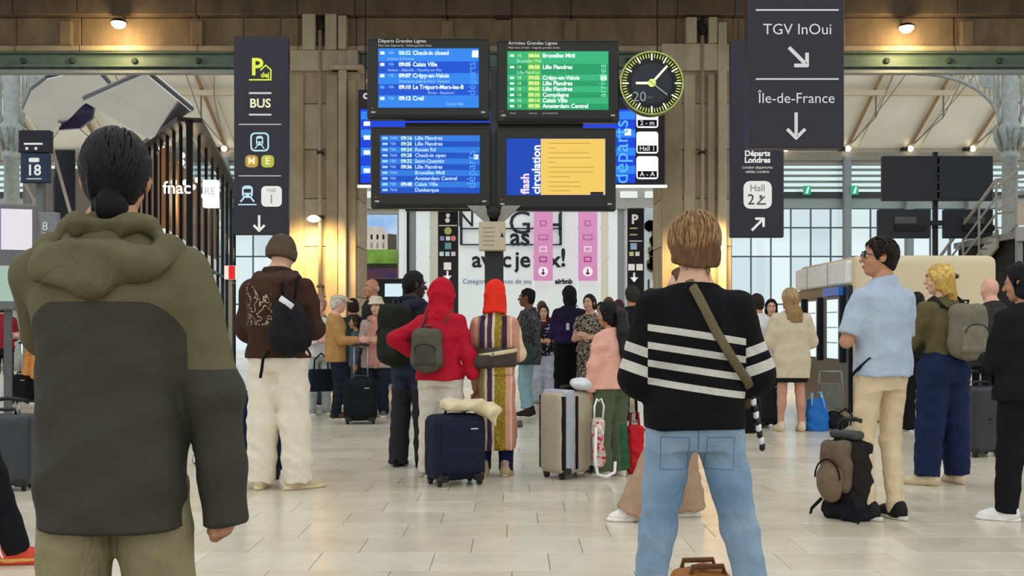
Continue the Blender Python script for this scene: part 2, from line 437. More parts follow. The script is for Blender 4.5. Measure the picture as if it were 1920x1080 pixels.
def pillar(label, x0, x1, strips, pipe, wide):
    p = empty('pillar', ((x0+x1)/2, D+.6, 0), 0, label, 'pillar', kind='structure'); p['label'] = label
    cx, cy = (x0+x1)/2, D+.6
    def B(name, a, b, y0, y1, z0, z1, m, c=.012): return box(name, a-cx, b-cx, y0-cy, y1-cy, z0, z1, m, p, c)
    zt = Z20(128)
    B('core', x0+.03, x1-.03, D+.06, D+1.17, 0, 7.0, STD)
    z = 0; i = 0
    while z < zt-.05:                    # courses of stone blocks
        hgt = min([.92, .86, .95, .9][i % 4], zt-z)
        if zt-z-hgt < .3: hgt = zt-z
        B('stone_block', x0, x1, D+.02, D+1.2, z+.006, z+hgt-.006, (ST, ST2)[i % 2]); z += hgt; i += 1
    for a, b, pr, zb, ztop, m in strips: B('pilaster_strip', X20(a), X20(b), D-pr, D+.05, zb, ztop, m)
    for a, b, t, bt, pr in wide: B('capital_block', X20(a), X20(b), D-pr, D+.6, Z20(bt), Z20(t), ST2)
    xa, ya, yb = pipe
    q = MB().tube([(X20(xa)-cx, D-.10-cy, Z20(yb)), (X20(xa)-cx, D-.10-cy, Z20(ya))], .036, 10).build('drain_pipe', mat('#a89b84', rough=.6), p, True)
    for zz in (Z20(yb)+.6, Z20(yb)+1.9, Z20(yb)+3.1): box('pipe_clip', X20(xa)-cx-.055, X20(xa)-cx+.055, D-.15-cy, D+.02-cy, zz, zz+.05, DKIRON, p)
    q = Sdf().chain([(X20(xa)-cx+dx, D-.06-cy, Z20(ya)+dz) for dx, dz in ((0, -.02), (.03, .12), (-.03, .22), (.02, .34))], [.05, .075, .06, .03], .03).folds(.015, (40, 40, 40), 3)
    V, Q = q.mesh(.02); mk('rusty_hopper', V, Q, mat('#2b231c', rough=.8, var=.3), p)
    box('plinth', x0-cx-.12, x1-cx+.12, D-.12-cy, D+1.3-cy, 0, .5, ST2, p, .03)
    return p
pl = pillar('stone pillar with drain pipe beside the tall parking and bus sign', X20(533), X20(672), [(533, 570, .03, .5, Z20(140), ST), (612, 634, .05, .5, Z20(140), ST), (636, 651, .12, .5, Z20(100), ST2), (652, 668, .03, .5, Z20(150), ST)],
       (602, 60, 600), [(570, 594, 30, 96, .16), (612, 634, 30, 96, .16), (637, 652, 34, 96, .2), (546, 672, 96, 134, .1), (622, 684, 126, 134, .22)])
pr_ = pillar('stone pillar with drain pipe between clock and London departures sign', X20(1240), X20(1372), [(1240, 1278, .04, .5, Z20(140), ST), (1282, 1304, .02, .5, Z20(140), ST2), (1326, 1340, .05, .5, Z20(140), ST), (1344, 1360, .14, .5, Z20(45), ST2)],
       (1315, 70, 600), [(1284, 1304, 36, 84, .16), (1326, 1342, 36, 84, .16), (1240, 1370, 84, 134, .1), (1228, 1256, 126, 136, .22)])
# architrave of separate stones
bm = empty('beam', (0, D+.6, 6.4), 0, 'long stone architrave resting on the two pillars', 'beam', kind='structure')
def bb(name, a, b, y0, y1, zt, zb, m, c=.015): return box(name, X20(a), X20(b), y0-.6, y1-.6, Z20(zb)-6.4, Z20(zt)-6.4, m, bm, c)
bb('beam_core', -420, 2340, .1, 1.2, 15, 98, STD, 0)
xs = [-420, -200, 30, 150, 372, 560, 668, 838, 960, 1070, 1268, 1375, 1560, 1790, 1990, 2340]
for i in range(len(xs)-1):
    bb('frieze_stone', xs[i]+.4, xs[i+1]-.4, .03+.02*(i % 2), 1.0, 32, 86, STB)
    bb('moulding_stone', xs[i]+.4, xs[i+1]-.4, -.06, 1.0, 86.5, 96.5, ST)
    bb('cornice_stone', xs[i]+.4, xs[i+1]-.4, -.16, 1.0, 2, 31.5, STD)  # dark band of cornice shadow put into the stone colour
for a in (115, 360, 828, 1058, 1560, 1800): bb('corbel', a, a+22, -.08, .3, 40, 86, STB)
bb('bracket', 930, 956, -.1, .2, 12, 36, mat('#3a2820', rough=.8))
# dark soffit slab above the architrave, added to keep daylight off its face
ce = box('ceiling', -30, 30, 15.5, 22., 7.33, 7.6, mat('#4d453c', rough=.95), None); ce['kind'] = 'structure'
# riveted green girder under the stone
GRN = mat('#66796c', rough=.5, var=.12, scale=4.)
gd = empty('girder', (0, D+.6, 6.1), 0, 'riveted green steel girder below the stone architrave', 'girder', kind='structure')
for a, b in ((-420, 530), (674, 1238), (1374, 2340)):
    box('web', X20(a), X20(b), .14-.6, .3-.6, Z20(121)-6.1, Z20(99)-6.1, GRN, gd)
    box('flange', X20(a), X20(b), .0-.6, .4-.6, Z20(99)-6.1, Z20(96.7)-6.1, GRN, gd)
    box('flange', X20(a), X20(b), .02-.6, .4-.6, Z20(124)-6.1, Z20(121)-6.1, GRN, gd)
    box('lower_rail', X20(a), X20(b), .1-.6, .3-.6, Z20(134)-6.1, Z20(128)-6.1, mat('#9aa3a0', rough=.5), gd)
    x = X20(a)+.3
    while x < X20(b)-.2:
        MB().tube([(x, .22-.6, Z20(124)-6.1), (x+.06, .22-.6, Z20(128)-6.1)], .012, 6).build('lattice_bar', IRON, gd)
        x += .28
for a in (-80, 38, 130, 248, 368, 480, 750, 870, 1180, 1440, 1560, 1667, 1785, 1880, 1990):
    MB().lathe([(.001, -.06), (.05, -.055), (.06, -.02), (.06, .0)], (X20(a), .14-.6, Z20(111)-6.1), 12, 'y').build('bolt_head', mat('#3f5145', rough=.6), gd, True)
# ---------------- lamps the hall has ----------------
WARM = (1.0, .72, .34)
def bulkhead(label, px, py):
    x, z = X20(px), Z20(py); l = empty('bulkhead_lamp', (x, D-.02, z), 0, label, 'lamp', 'lamps on the architrave')
    MB().tube([(0, .06, .12), (0, -.1, .11), (0, -.22, .08)], .02, 8).build('arm', DKIRON, l, True)
    MB().lathe([(.02, .10), (.09, .08), (.15, .04), (.155, .02)], (0, -.24, 0), 20).build('hood', DKIRON, l, True)
    MB().lathe([(.001, -.09), (.07, -.075), (.12, -.03), (.135, .02), (.13, .03)], (0, -.24, 0), 20).build('glass_dome', glow('#fff0cf', 9.), l, True)
    lamp('POINT', (x, D-.42, z-.36), 45, WARM, .15)
bulkhead('glowing bulkhead lamp above the two silver canopies', 232, 52)
bulkhead('glowing bulkhead lamp above the white rafter roof', 1690, 60)
def sconce(label, px, py):
    x, z = X20(px), Z20(py); l = empty('wall_lamp', (x, D, z), 0, label, 'lamp', 'lamps on the pillars')
    box('bracket', -.04, .04, -.16, .03, -.02, .06, DKIRON, l)
    MB().lathe([(.001, .09), (.06, .08), (.12, .035), (.13, 0), (.12, -.01)], (0, -.2, 0), 20).build('shade', mat('#efe3c4', rough=.4, emit=1.2, var=0), l, True)
    MB().lathe([(.001, -.05), (.07, -.035), (.11, -.005)], (0, -.2, 0), 20).build('lens', glow('#fff1cf', 7.), l, True)
    lamp('SPOT', (x, D-.7, z-.06), 380, (1., .64, .26), .3, (math.radians(14), 0, 0), math.radians(150))
sconce('small lit wall lamp on the pillar behind the beanie man', 592, 414)
sconce('small lit wall lamp on the pillar behind the striped sweater woman', 1326, 418)
# ---------------- far hall: glazed wall, posts, louvre band, pitched white roof ----------------
DW = 45.0
XW = lambda px: (px-960)*DW/F; ZW = lambda py: 1.2+(615-py)*DW/F
def pane_mat(t, g=.12):
    m = bpy.data.materials.new('window_glass'); m.use_nodes = True; N = m.node_tree.nodes; L = m.node_tree.links
    N.remove(N['Principled BSDF']); tr = N.new('ShaderNodeBsdfTransparent'); tr.inputs[0].default_value = (*t, 1)
    gl = N.new('ShaderNodeBsdfGlossy'); gl.inputs['Roughness'].default_value = .05; mx = N.new('ShaderNodeMixShader'); mx.inputs[0].default_value = g
    L.new(tr.outputs[0], mx.inputs[1]); L.new(gl.outputs[0], mx.inputs[2]); L.new(mx.outputs[0], N['Material Output'].inputs[0]); return m
PANE = [pane_mat((.80, .86, .86), .05), pane_mat((.85, .9, .9), .05), pane_mat((.76, .82, .83), .05)]
FRM = mat('#5d6a70', rough=.5); LT = mat('#aeb4b4', rough=.6)
win = empty('window_1', (0, DW, 0), 0, 'wide glazed end wall of the far hall', 'window', kind='structure')
PWD = .84; zr = [0, 2.2, ZW(481), ZW(427), ZW(391)]
pmesh = {}
for r in range(len(zr)-1):
    for k in range(3):
        me = MB().box(.03, PWD-.03, -.012, .012, zr[r]+.03, zr[r+1]-.03).mesh('pane'); me.materials.append(PANE[k]); pmesh[r, k] = me
for i in range(-30, 31):
    x = i*PWD
    for r in range(0, 4): link('pane', pmesh[r, rnd.randrange(3)], None, win, (x, 0, 0))
    box('mullion', x-.025, x+.025, -.05, .05, 0, zr[-1], FRM, win)
for z in zr[1:]: box('transom', -25.2, 26, -.045, .045, z-.03, z+.03, FRM, win)
box('spandrel_panel', -25.2, 26, -.1, .1, ZW(391), ZW(372), mat('#9aa7a6', rough=.6), win)
box('track_rail', -25.2, 26, -.22, -.1, ZW(372), ZW(361), mat('#3d4443', rough=.6), win)
for j in range(5):
    y0 = 361-j*11.2
    box('louvre_slat', -25.2, 26, -.03, .0, ZW(y0-6.5), ZW(y0-11.2), mat('#8d9a98', rough=.6), win)
    for i in range(-25, 26, 3): box('louvre_pane', i+.02, i+2.98, .0, .02, ZW(y0-6.5), ZW(y0), pane_mat((.78, .88, .86)) if (i, j) == (-25, 0) else bpy.data.materials['window_glass.003'], win)
box('eaves_panel', -25.2, 26, -.15, .1, ZW(310), ZW(292), mat('#a5a29a', rough=.7), win)
XB = [-25+2.6*i for i in range(20)]      # bays
for x in [-12.0, -6.8, 6.2, 8.8, 14.02, 16.62, 19.2]:
    box('post', x-.16, x+.16, -.5, -.2, 0, ZW(296), mat('#8a949a', rough=.5), win, .04)
for px_ in (1506, 1594):                   # green running-man pictograms
    for dx, dy in ((0, 0), ):
        MB().box(XW(px_-7), XW(px_+7), -.6, -.55, ZW(368), ZW(352)).build('exit_sign', glow('#2fae7c', .8), win)
        MB().prism([(XW(px_-3), ZW(366)), (XW(px_+1), ZW(366)), (XW(px_+4), ZW(354)), (XW(px_+1), ZW(354))], -.62, -.6).build('exit_figure', glow('#d8fff0', 1.), win)
# roof plane rises towards us from the eaves
ZE, SL = ZW(283), math.tan(math.radians(26.6))
rf = empty('roof', (0, DW, ZE), 0, 'pitched white boarded roof over the far hall', 'roof', kind='structure')
CREAM = mat('#f3eee0', rough=.9, var=.05, scale=.6)
def ry(y): return (DW-y)*SL
for i in range(len(XB)-1):
    MB().slab([(XB[i]+.01, .3, -.15), (XB[i+1]-.01, .3, -.15), (XB[i+1]-.01, -9, 9*SL), (XB[i]+.01, -9, 9*SL)], (0, 0, 1), .12).build('roof_panel', CREAM, rf)
box('gutter', -25.2, 26, -.35, .3, -.45, -.12, mat('#8e8a80', rough=.7), rf)
box('wall_plate', -25.2, 26, -.2, .2, -.12, .02, mat('#b9b2a2', rough=.8), rf)
RB = mat('#a88b69', rough=.7); PALE = mat('#cfc3a8', rough=.7)
BULB = glow('#fff4dc', 6.)
for x in [v+.02 for v in XB]:
    MB().tube([(x, -.2, -.02), (x, -9, 8.8*SL-.12)], .075, 6).build('rafter', RB, rf)
    MB().tube([(x+.45, -.2, -.02), (x+.45, -9, 8.8*SL-.02)], .03, 6).build('purlin_rod', PALE, rf)
    MB().tube([(x, -3.9, 3.8*SL-.1), (x, -3.9, 3.8*SL-1.25)], .035, 6).build('king_rod', mat('#77736c', rough=.6), rf)
    MB().tube([(x, -.4, .1), (x, -3.9, 3.8*SL-1.25), (x, -8.8, 8*SL-.3)], .022, 6).build('tie_rod', mat('#8a857c', rough=.6), rf)
    MB().tube([(x, -.5, .0), (x+.5, -3.9, 3.8*SL-.5), (x+1.1, -6, 5.6*SL)], .018, 6).build('brace_rod', mat('#8a857c', rough=.6), rf)
    MB().lathe([(.001, -.12), (.09, -.09), (.13, 0), (.09, .09), (.001, .12)], (x-.02, -.55, .0), 12).build('spot_bulb', BULB, rf, True)
    box('spot_bracket', x-.35, x-.12, -.6, -.3, -.06, .06, DKIRON, rf)
box('purlin', -25.2, 26, -4.0, -3.8, 3.8*SL-.42, 3.8*SL-.22, PALE, rf)
box('purlin', -25.2, 26, -5.6, -5.5, 5.5*SL-.4, 5.5*SL-.2, PALE, rf)
# ---------------- cast-iron columns with arched lattice spandrels ----------------
CI = mat('#98a09b', rough=.55, var=.15, scale=8.)
def iron_column(label, x, sgn, d=30.):
    c = empty('column', (x, d, 0), 0, label, 'column', kind='structure')
    MB().lathe([(.34, 0), (.34, .4), (.24, .5), (.21, 3), (.2, 5.9), (.26, 5.95), (.26, 6.1), (.2, 6.15), (.24, 6.4), (.34, 6.75), (.3, 6.9), (.22, 7.0), (.22, 9.2)], n=16).build('shaft', CI, c, True)
    for k in range(8):
        a = k*math.pi/4; MB().tube([(.22*math.cos(a), .22*math.sin(a), 6.2), (.36*math.cos(a), .36*math.sin(a), 6.5), (.42*math.cos(a), .42*math.sin(a), 6.75), (.34*math.cos(a), .34*math.sin(a), 6.8)], [.05, .07, .05, .03], 6).build('acanthus_leaf', CI, c, True)
    for g in ((sgn, -sgn)):
        arc = [(g*(.28+2.3*(1-math.cos(t))), 0, 6.9+1.45*math.sin(t)) for t in np.linspace(0, math.pi/2, 14)]
        MB().tube(arc, .055, 6).build('arch_rib', CI, c, True)
        MB().tube([(g*.25, 0, 8.5), (g*2.9, 0, 8.5)], .06, 6).build('top_rail', CI, c)
        for k in range(1, 13):
            p = arc[k]; MB().tube([p, (p[0], 0, 8.5)], .018, 5).build('lattice_bar', CI, c)
            if k < 12: MB().tube([arc[k], (arc[k+1][0], 0, 8.5)], .014, 5).build('lattice_bar', CI, c)
        MB().lathe([(.16, -.03), (.2, -.03), (.2, .03), (.16, .03)], (g*.62, 0, 8.15), 16, 'y').build('roundel', CI, c)
    return c
iron_column('grey cast-iron column with arched lattice above the metal staircase', PX(1893, 30), -1)
iron_column('grey cast-iron column with arched lattice above the platform 18 sign', PX(22, 30), 1)
# ---------------- hanging signs ----------------
INK = mat('#2c2b35', rough=.45, var=.04); INK2 = mat('#2c2a33', rough=.45, var=.04); WHITE = mat('#f4f2ee', rough=.5, emit=.12, var=0); LIME = mat('#d9e64a', rough=.5, emit=.25, var=0)
class Board:
    """a flat hanging sign; its lettering and pictograms are placed in the sign's own metres"""
    def __init__(s, name, label, cat, px0, px1, py0, py1, d, th=.12, m=INK, group=None, rods=True, c=.012):
        s.d = d; s.x0, s.x1, s.z0, s.z1 = PX(px0, d), PX(px1, d), PZ(py1, d), PZ(py0, d)
        s.cx = (s.x0+s.x1)/2; s.o = empty(name, (s.cx, d, s.z0), 0, label, cat, group)
        box('panel', s.x0-s.cx, s.x1-s.cx, 0, th, 0, s.z1-s.z0, m, s.o, c)
        if rods:
            for x in (s.x0+.12, s.x1-.12): MB().tube([(x-s.cx, th/2, s.z1-s.z0-.02), (x-s.cx, th/2, 7.3-s.z0+(0 if d > 15.5 else .6))], .012, 6).build('hanger_rod', DKIRON, s.o)
    def P(s, px, py): return PX(px, s.d)-s.cx, PZ(py, s.d)-s.z0
    def px(s, n): return n*s.d/F
    def text(s, t, px, py, hpx, m=None, **k):
        x, z = s.P(px, py); return text(t, s.px(hpx)*1.4, m or WHITE, s.o, (x, -.002, z), letters=hpx > 7.9 and len(t) > 1, **k)
    def rect(s, name, px0, px1, py0, py1, m, t=.006, r=0.):
        x0, z1 = s.P(px0, py0); x1, z0 = s.P(px1, py1)
        if r:
            r = s.px(r); pts = []
            for cx, cz, a0 in ((x1-r, z1-r, 0), (x0+r, z1-r, 90), (x0+r, z0+r, 180), (x1-r, z0+r, 270)):
                pts += [(cx+r*math.cos(math.radians(a0+a)), cz+r*math.sin(math.radians(a0+a))) for a in (0, 30, 60, 90)]
            return MB().prism(pts[::-1], -t, .002).build(name, m, s.o)
        return box(name, x0, x1, -t, .002, z0, z1, m, s.o)
    def poly(s, name, pts, m, t=.006):
        P = [s.P(*p) for p in pts]
        A = sum(P[i][0]*P[(i+1) % len(P)][1]-P[(i+1) % len(P)][0]*P[i][1] for i in range(len(P)))
        if A > 0: P = P[::-1]
        return MB().prism(P, -t, .002).build(name, m, s.o)
    def bar(s, name, a, b, w, m, t=.006):
        (x0, z0), (x1, z1) = s.P(*a), s.P(*b); w = s.px(w)/2; u = nrm((x1-x0, 0, z1-z0)); n = (-u[2]*w, u[0]*w)
        return MB().prism([(x0+n[0], z0+n[1]), (x1+n[0], z1+n[1]), (x1-n[0], z1-n[1]), (x0-n[0], z0-n[1])], -t, .002).build(name, m, s.o)
    def arrow(s, px, py, L, ang, w, m=None):
        m = m or WHITE; a = math.radians(ang); dx, dy = math.cos(a), -math.sin(a)
        tip = (px+dx*L/2, py+dy*L/2); tail = (px-dx*L/2, py-dy*L/2)
        s.bar('arrow_shaft', tail, (tip[0]-dx*w*.3, tip[1]-dy*w*.3), w, m)
        for g in (-1, 1):
            b = a+math.pi+g*math.radians(45); q = (tip[0]+math.cos(b)*L*.5, tip[1]-math.sin(b)*L*.5)
            s.bar('arrow_barb', q, (tip[0]+math.cos(b+math.pi)*w*.3, tip[1]-math.sin(b+math.pi)*w*.3), w, m, .0065+.0005*g)
def train_icon(B, x0, x1, y0, y1, m, dark, t=.006):
    w, h = x1-x0, y1-y0
    B.rect('train_body', x0+w*.2, x1-w*.2, y0, y0+h*.72, m, t, w*.2)
    B.rect('train_window', x0+w*.3, x1-w*.3, y0+h*.2, y0+h*.42, dark, t+.002)
    B.rect('train_light', x0+w*.3, x0+w*.4, y0+h*.52, y0+h*.6, dark, t+.002); B.rect('train_light', x1-w*.4, x1-w*.3, y0+h*.52, y0+h*.6, dark, t+.002)
    B.bar('train_rail', (x0+w*.32, y0+h*.7), (x0+w*.12, y0+h*.95), w*.09, m, t); B.bar('train_rail', (x1-w*.32, y0+h*.7), (x1-w*.12, y0+h*.95), w*.09, m, t)
b = Board('hanging_sign', 'tall dark hanging sign with lime parking symbol and BUS lettering', 'sign', 438.5, 540, 68, 440, 15., group=None)
b.text('P', 482, 127, 32, LIME, bold=.008); b.text('dej', 497, 141, 9.5, LIME, bold=.003)
b.bar('roof_line', (488, 132), (499, 122), 2.4, LIME); b.bar('roof_line', (498, 122), (509, 132), 2.4, LIME); b.bar('roof_line', (508, 131), (508, 148), 2.4, LIME)
b.rect('rule', 467, 509, 148.5, 151, LIME)
PALEW = mat('#d9d7d8', rough=.5, emit=.08, var=0)
b.rect('rule', 467, 509, 173, 176.4, PALEW); b.rect('rule', 467, 509, 213.5, 216.8, PALEW); b.text('BUS', 488, 194.5, 16.5, mat('#f3f0c4', rough=.5, emit=.15, var=0), bold=.004)
b.rect('rule', 447.5, 527, 232.6, 234.2, PALEW); b.rect('rule', 447.5, 527, 329, 330.6, PALEW)
AQ = mat('#bfe3ee', rough=.5, emit=.2, var=0)
b.rect('metro_frame', 469.5, 504.5, 248.5, 284, AQ, .005, 8); b.rect('metro_field', 472.5, 501.5, 251.5, 281, INK2, .007, 6)
train_icon(b, 476, 498, 255, 280, AQ, INK2, .009)
for x, t, c in ((472, 'M', '#c9a24a'), (502, 'E', '#c6c24a')):
    b.rect('line_badge', x-12, x+12, 291, 314, mat(c, rough=.5, emit=.12, var=0), .005, 7); b.text(t, x, 302.5, 13, mat('#f6efc8', rough=.5, emit=.2, var=0), depth=.008, bold=.003)
train_icon(b, 447, 481, 348, 380, AQ, INK2); b.rect('rule', 447, 481, 382.5, 384.8, AQ)
b.rect('hall_tile', 490, 528.5, 349, 387.5, WHITE, .005, 8); GREY = mat('#b9b4ae', rough=.6, var=0)
b.text('Hall', 509, 357, 7.5, GREY, depth=.008); b.text('1', 509, 374, 17, mat('#a89e98', rough=.6, var=0), depth=.008)
b.arrow(486, 418, 29, -90, 4.4)
b = Board('hanging_sign', 'dark hanging sign reading Départs Londres with white Hall 2 tile', 'sign', 1370, 1470, 75, 445, 15.)
b.text('Départs', 1420, 288, 10.5, WHITE, bold=.004); b.text('Londres', 1420, 300.5, 10.5, WHITE, bold=.004)
b.text('London departures', 1420, 314, 5.2, WHITE); b.text('salidas Londres', 1420, 322, 5.2, WHITE)
b.rect('hall_tile', 1394, 1447, 339.5, 391.5, WHITE, .005, 12); b.text('Hall', 1420, 353, 13, mat('#9b958c', rough=.6, var=0), depth=.008); b.text('2', 1408, 375, 20, mat('#2e2c30', rough=.6, var=0), depth=.008)
b.rect('escalator_icon', 1419, 1436, 381, 384, mat('#6d6a68', var=0), .008); b.bar('escalator_icon', (1419, 383), (1434, 368), 2.5, mat('#6d6a68', var=0), .009); b.rect('escalator_icon', 1424, 1429, 366, 373, mat('#6d6a68', var=0), .008)
b.arrow(1420.5, 421, 31, 45, 4.6)
b = Board('hanging_sign', 'large dark hanging sign reading TGV InOui and Île-de-France with arrows', 'sign', 1402.5, 1583, -130, 277, 10., .16, mat('#2b272e', rough=.42, var=.05), c=.008)
SIL = mat('#d6d4d6', rough=.45, emit=.1, var=0)
b.rect('rule', 1417, 1572, 17.6, 20.4, SIL); b.rect('rule', 1417, 1572, 147, 149.8, SIL)
b.text('TGV InOui', 1495, 56, 20.5, SIL); b.text('Île-de-France', 1493, 185, 19.5, SIL)
b.arrow(1496, 106, 48, -45, 6.8, SIL); b.arrow(1492.5, 235, 48, -90, 6., SIL)
# ---------------- departure screens on their mast ----------------
DS = 13.0
sx_ = lambda px: PX(px, DS); sz_ = lambda py: PZ(py, DS)
CASE = mat('#26251f', rough=.38, var=.06); CASE2 = mat('#34332e', rough=.5, var=.06)
mast = empty('screen_mast', (sx_(926), DS+.18, 0), 0, 'dark mast carrying the four screens, grey bracket and paper notice', 'mast')
mx = sx_(926)
box('post', -.115, .115, -.08, .1, 0, sz_(400), mat('#2d2b2b', rough=.5), mast, .01)
box('upper_post', -.05, .05, 0, .1, sz_(402), sz_(120), mat('#4b4e50', rough=.4, metal=.3), mast, .01)
box('base_plate', -.35, .35, -.3, .35, 0, .03, mat('#3c3a38', rough=.5), mast, .01)
for g in (-1, 1):
    MB().prism([(g*.04, sz_(418)), (g*.1, sz_(418)), (g*.33, sz_(386)), (g*.1, sz_(386))][::g], -.22, -.12).build('gusset_plate', mat('#8c8980', rough=.45, metal=.3), mast)
    box('arm', .0 if g > 0 else -1.1, 1.1 if g > 0 else .0, .02, .08, sz_(236), sz_(224), CASE2, mast)
    box('arm', .0 if g > 0 else -1.1, 1.1 if g > 0 else .0, .02, .08, sz_(392), sz_(384), CASE2, mast)
MB().lathe([(.001, -.16), (.07, -.15), (.09, -.08), (.09, 0)], (0, -.12, sz_(398)), 18, 'y').build('hub', mat('#1d1b1a', rough=.5), mast, True)
nb = box('notice_box', sx_(898)-mx, sx_(948)-mx, -.24, -.08, sz_(470), sz_(416), mat('#c3b59a', rough=.7, var=.08), mast, .01)
for i in range(5): box('print_line', sx_(906)-mx, sx_(927)-mx, -.243, -.238, sz_(429+i*8), sz_(427+i*8), mat('#a08f74', var=0), nb)
MB().prism([(sx_(938)-mx, sz_(444)), (sx_(942)-mx, sz_(436)), (sx_(945)-mx, sz_(446))][::-1], -.245, -.238).build('print_mark', mat('#3d342a', var=0), nb)
LED = [glow(c, 1.0) for c in ('#1f7fe6', '#0f4fd0', '#2a6fd8')]
def screen(label, ox0, ox1, oy0, oy1, tilt=0.):
    s = Board('information_screen', label, 'screen', ox0, ox1, oy0, oy1, DS, .14, CASE, 'screens on the mast', False, .015)
    s.rect('top_lip', ox0+1, ox1-1, oy0+.3, oy0+2, CASE2, .012)
    for x in (ox0+12, ox1-12): s.rect('sticker', x-4, x+4, oy1-14, oy1-11, mat('#b9b6ae', var=0), .006)
    s.rect('vent_lip', ox0+14, ox1-14, oy1-7, oy1-1, mat('#121110', rough=.6), .02)
    s.rect('led_dot', ox0+9, ox0+11, oy1-21, oy1-19, glow('#c94b3a', 1.), .006)
    return s
TX = glow('#dff0ff', 1.1); TY = glow('#bff0d8', 1.0); TB = glow('#9fd0ff', .95); TP = glow('#4d9bf0', 1.)
def rows(s, x0, x1, y0, y1, bands, cols):
    s.rect('display', x0, x1, y0, y1, glow(cols[1], .85), .006)
    for i, (a, b_) in enumerate(bands): s.rect('row_band', x0+.5, x1-.5, a, b_, glow(cols[i % 2], .95), .008)
def T(s, t, px, py, h, m, al='LEFT', **k): return s.text(t, px, py, h, m, align=al, depth=.012, **k)
s = screen('upper screen headed Départs Grandes Lignes with blue train list', 688, 918, 72, 223)
T(s, 'Départs Grandes Lignes', 709, 77.5, 6.6, mat('#d8d4cc', emit=.25, var=0)); T(s, 'Main Line departures - Salidas grandes lineas', 709, 86, 4., mat('#bdb9b0', emit=.2, var=0))
rows(s, 709, 898, 91, 202, [(91, 115.5), (115.5, 137.5), (137.5, 158), (158, 179), (179, 202)], ('#2b84ea', '#1150cf'))
for y, tm, t, sub, sxp in ((100, '08:52', 'Check-in closed', 'Londres St-Pancras', 726), (121.5, '09:05', 'Calais Ville', 'Amiens - Abbeville - Noyelles-sur-Mer', 727), (142.5, '09:07', 'Crépy-en-Valois', 'Dammartin-Juilly-St-Mard - Nanteuil', 748), (164, '09:10', 'Le Tréport-Mers-les-B', 'Persan - Beaumont', 802), (185, '09:12', 'Creil', 'Orry-la-Ville', 836)):
    T(s, tm, 748, y, 7.2, TX if y > 110 else TY, bold=.003); T(s, t, 774, y, 8., TX, bold=.002, sx=.93); T(s, sub, sxp, y+10.5, 5.4, TB, sx=.86)
    s.rect('train_glyph', 713, 721, y-3, y+2.6, TX if y != 164 else TP, .012); T(s, 'TER', 728, y, 4.6, TB)
T(s, 'départs', 885, 148, 15, TP, 'CENTER', rot=math.pi/2); s.rect('clock_chip', 885, 897, 95, 108, glow('#eaf3ff', 1.), .013)
s = screen('upper screen headed Arrivées Grandes Lignes with green train list', 932, 1161, 76, 229)
T(s, 'Arrivées Grandes Lignes', 953, 81.5, 6.6, mat('#d8d4cc', emit=.25, var=0)); T(s, 'Main Line arrivals - Llegadas grandes lineas', 953, 90, 4., mat('#bdb9b0', emit=.2, var=0))
rows(s, 951, 1141, 96.5, 206, [(96.5, 120), (120, 140), (140, 151.5), (151.5, 162), (162, 173), (173, 184), (184, 194.5), (194.5, 206)], ('#33b277', '#1f9a63'))
s.rect('time_column', 989, 1014, 97, 205.5, glow('#58ba4a', .95), .009)
for y, tm, t, sub in ((105, '08:56', 'Bruxelles Midi', 'Bruxelles Midi'), (126.5, '08:58', 'Lille Flandres', 'Lille Flandres'), (146.5, '09:02', 'Crépy-en-Valois', None), (157, '09:03', 'Lille Flandres', None), (167.5, '09:05', 'Lille Flandres', None), (178.5, '09:10', 'Compiègne', None), (189, '09:14', 'Calais Ville', None), (199.5, '09:20', 'Amsterdam Central', None)):
    T(s, tm, 991, y, 6.6, glow('#f0f7a0', 1.1), bold=.002); T(s, t, 1017, y, 7.6, glow('#e9fff2', 1.1), bold=.002); s.rect('train_glyph', 956, 964, y-2.4, y+2, glow('#d8f7e4', 1.), .012); T(s, '18', 969, y, 6, glow('#c6f58c', 1.))
    if sub: T(s, sub, 969, y+10, 5.8, glow('#bdf3d6', 1.))
T(s, 'arrivées', 1130, 152, 14, glow('#7fe0b0', 1.), 'CENTER', rot=math.pi/2); s.rect('clock_chip', 1126, 1137, 142, 151, glow('#e8fff0', 1.), .013)
for x, t in ((956, 'train'), (992, 'heure'), (1017, 'provenance')): T(s, t, x, 212.5, 4.4, mat('#a9a69e', emit=.15, var=0))
s = screen('lower screen with ten blue rows listing Lille to Dunkerque', 695, 920, 238, 390)
bands = [(254+10.85*i, 254+10.85*(i+1)) for i in range(10)]
rows(s, 713, 900, 254, 362.5, bands, ('#2a78dc', '#0e4cc0'))
for i, t in enumerate(('Lille Flandres', 'Lille Flandres', 'Rouen Rd', 'Check-in open', 'Saint-Quentin', 'Lille Flandres', 'Bruxelles Midi', 'Amsterdam Central', 'Calais Ville', 'Dunkerque')):
    y = 259.5+10.85*i-.3*i*.2
    T(s, t, 778, y, 7., glow('#b8dcff', 1.), bold=.0015); T(s, 'TER' if i % 3 else '7040', 731, y, 5, TB)
    if i not in (6, 7, 9): T(s, '09:%02d' % (16+4*i), 752, y, 6.6, glow('#c9f5cf', 1.) if i < 5 else TX, bold=.002)
    s.rect('train_glyph', 717, 727, y-2.4, y+2, TB, .012)
T(s, 'départs', 884, 318, 17, TP, 'CENTER', rot=math.pi/2); s.rect('clock_chip', 888, 897, 290, 299, glow('#cfe6f2', 1.), .013)
s = screen('lower screen reading flash circulation beside a yellow notice page', 930, 1155, 240, 395)
s.rect('display', 950, 1136, 260, 366, glow('#0c46bd', .85), .006); s.rect('page', 1014, 1134.5, 260.5, 365.5, glow('#f0c75e', .95), .008)
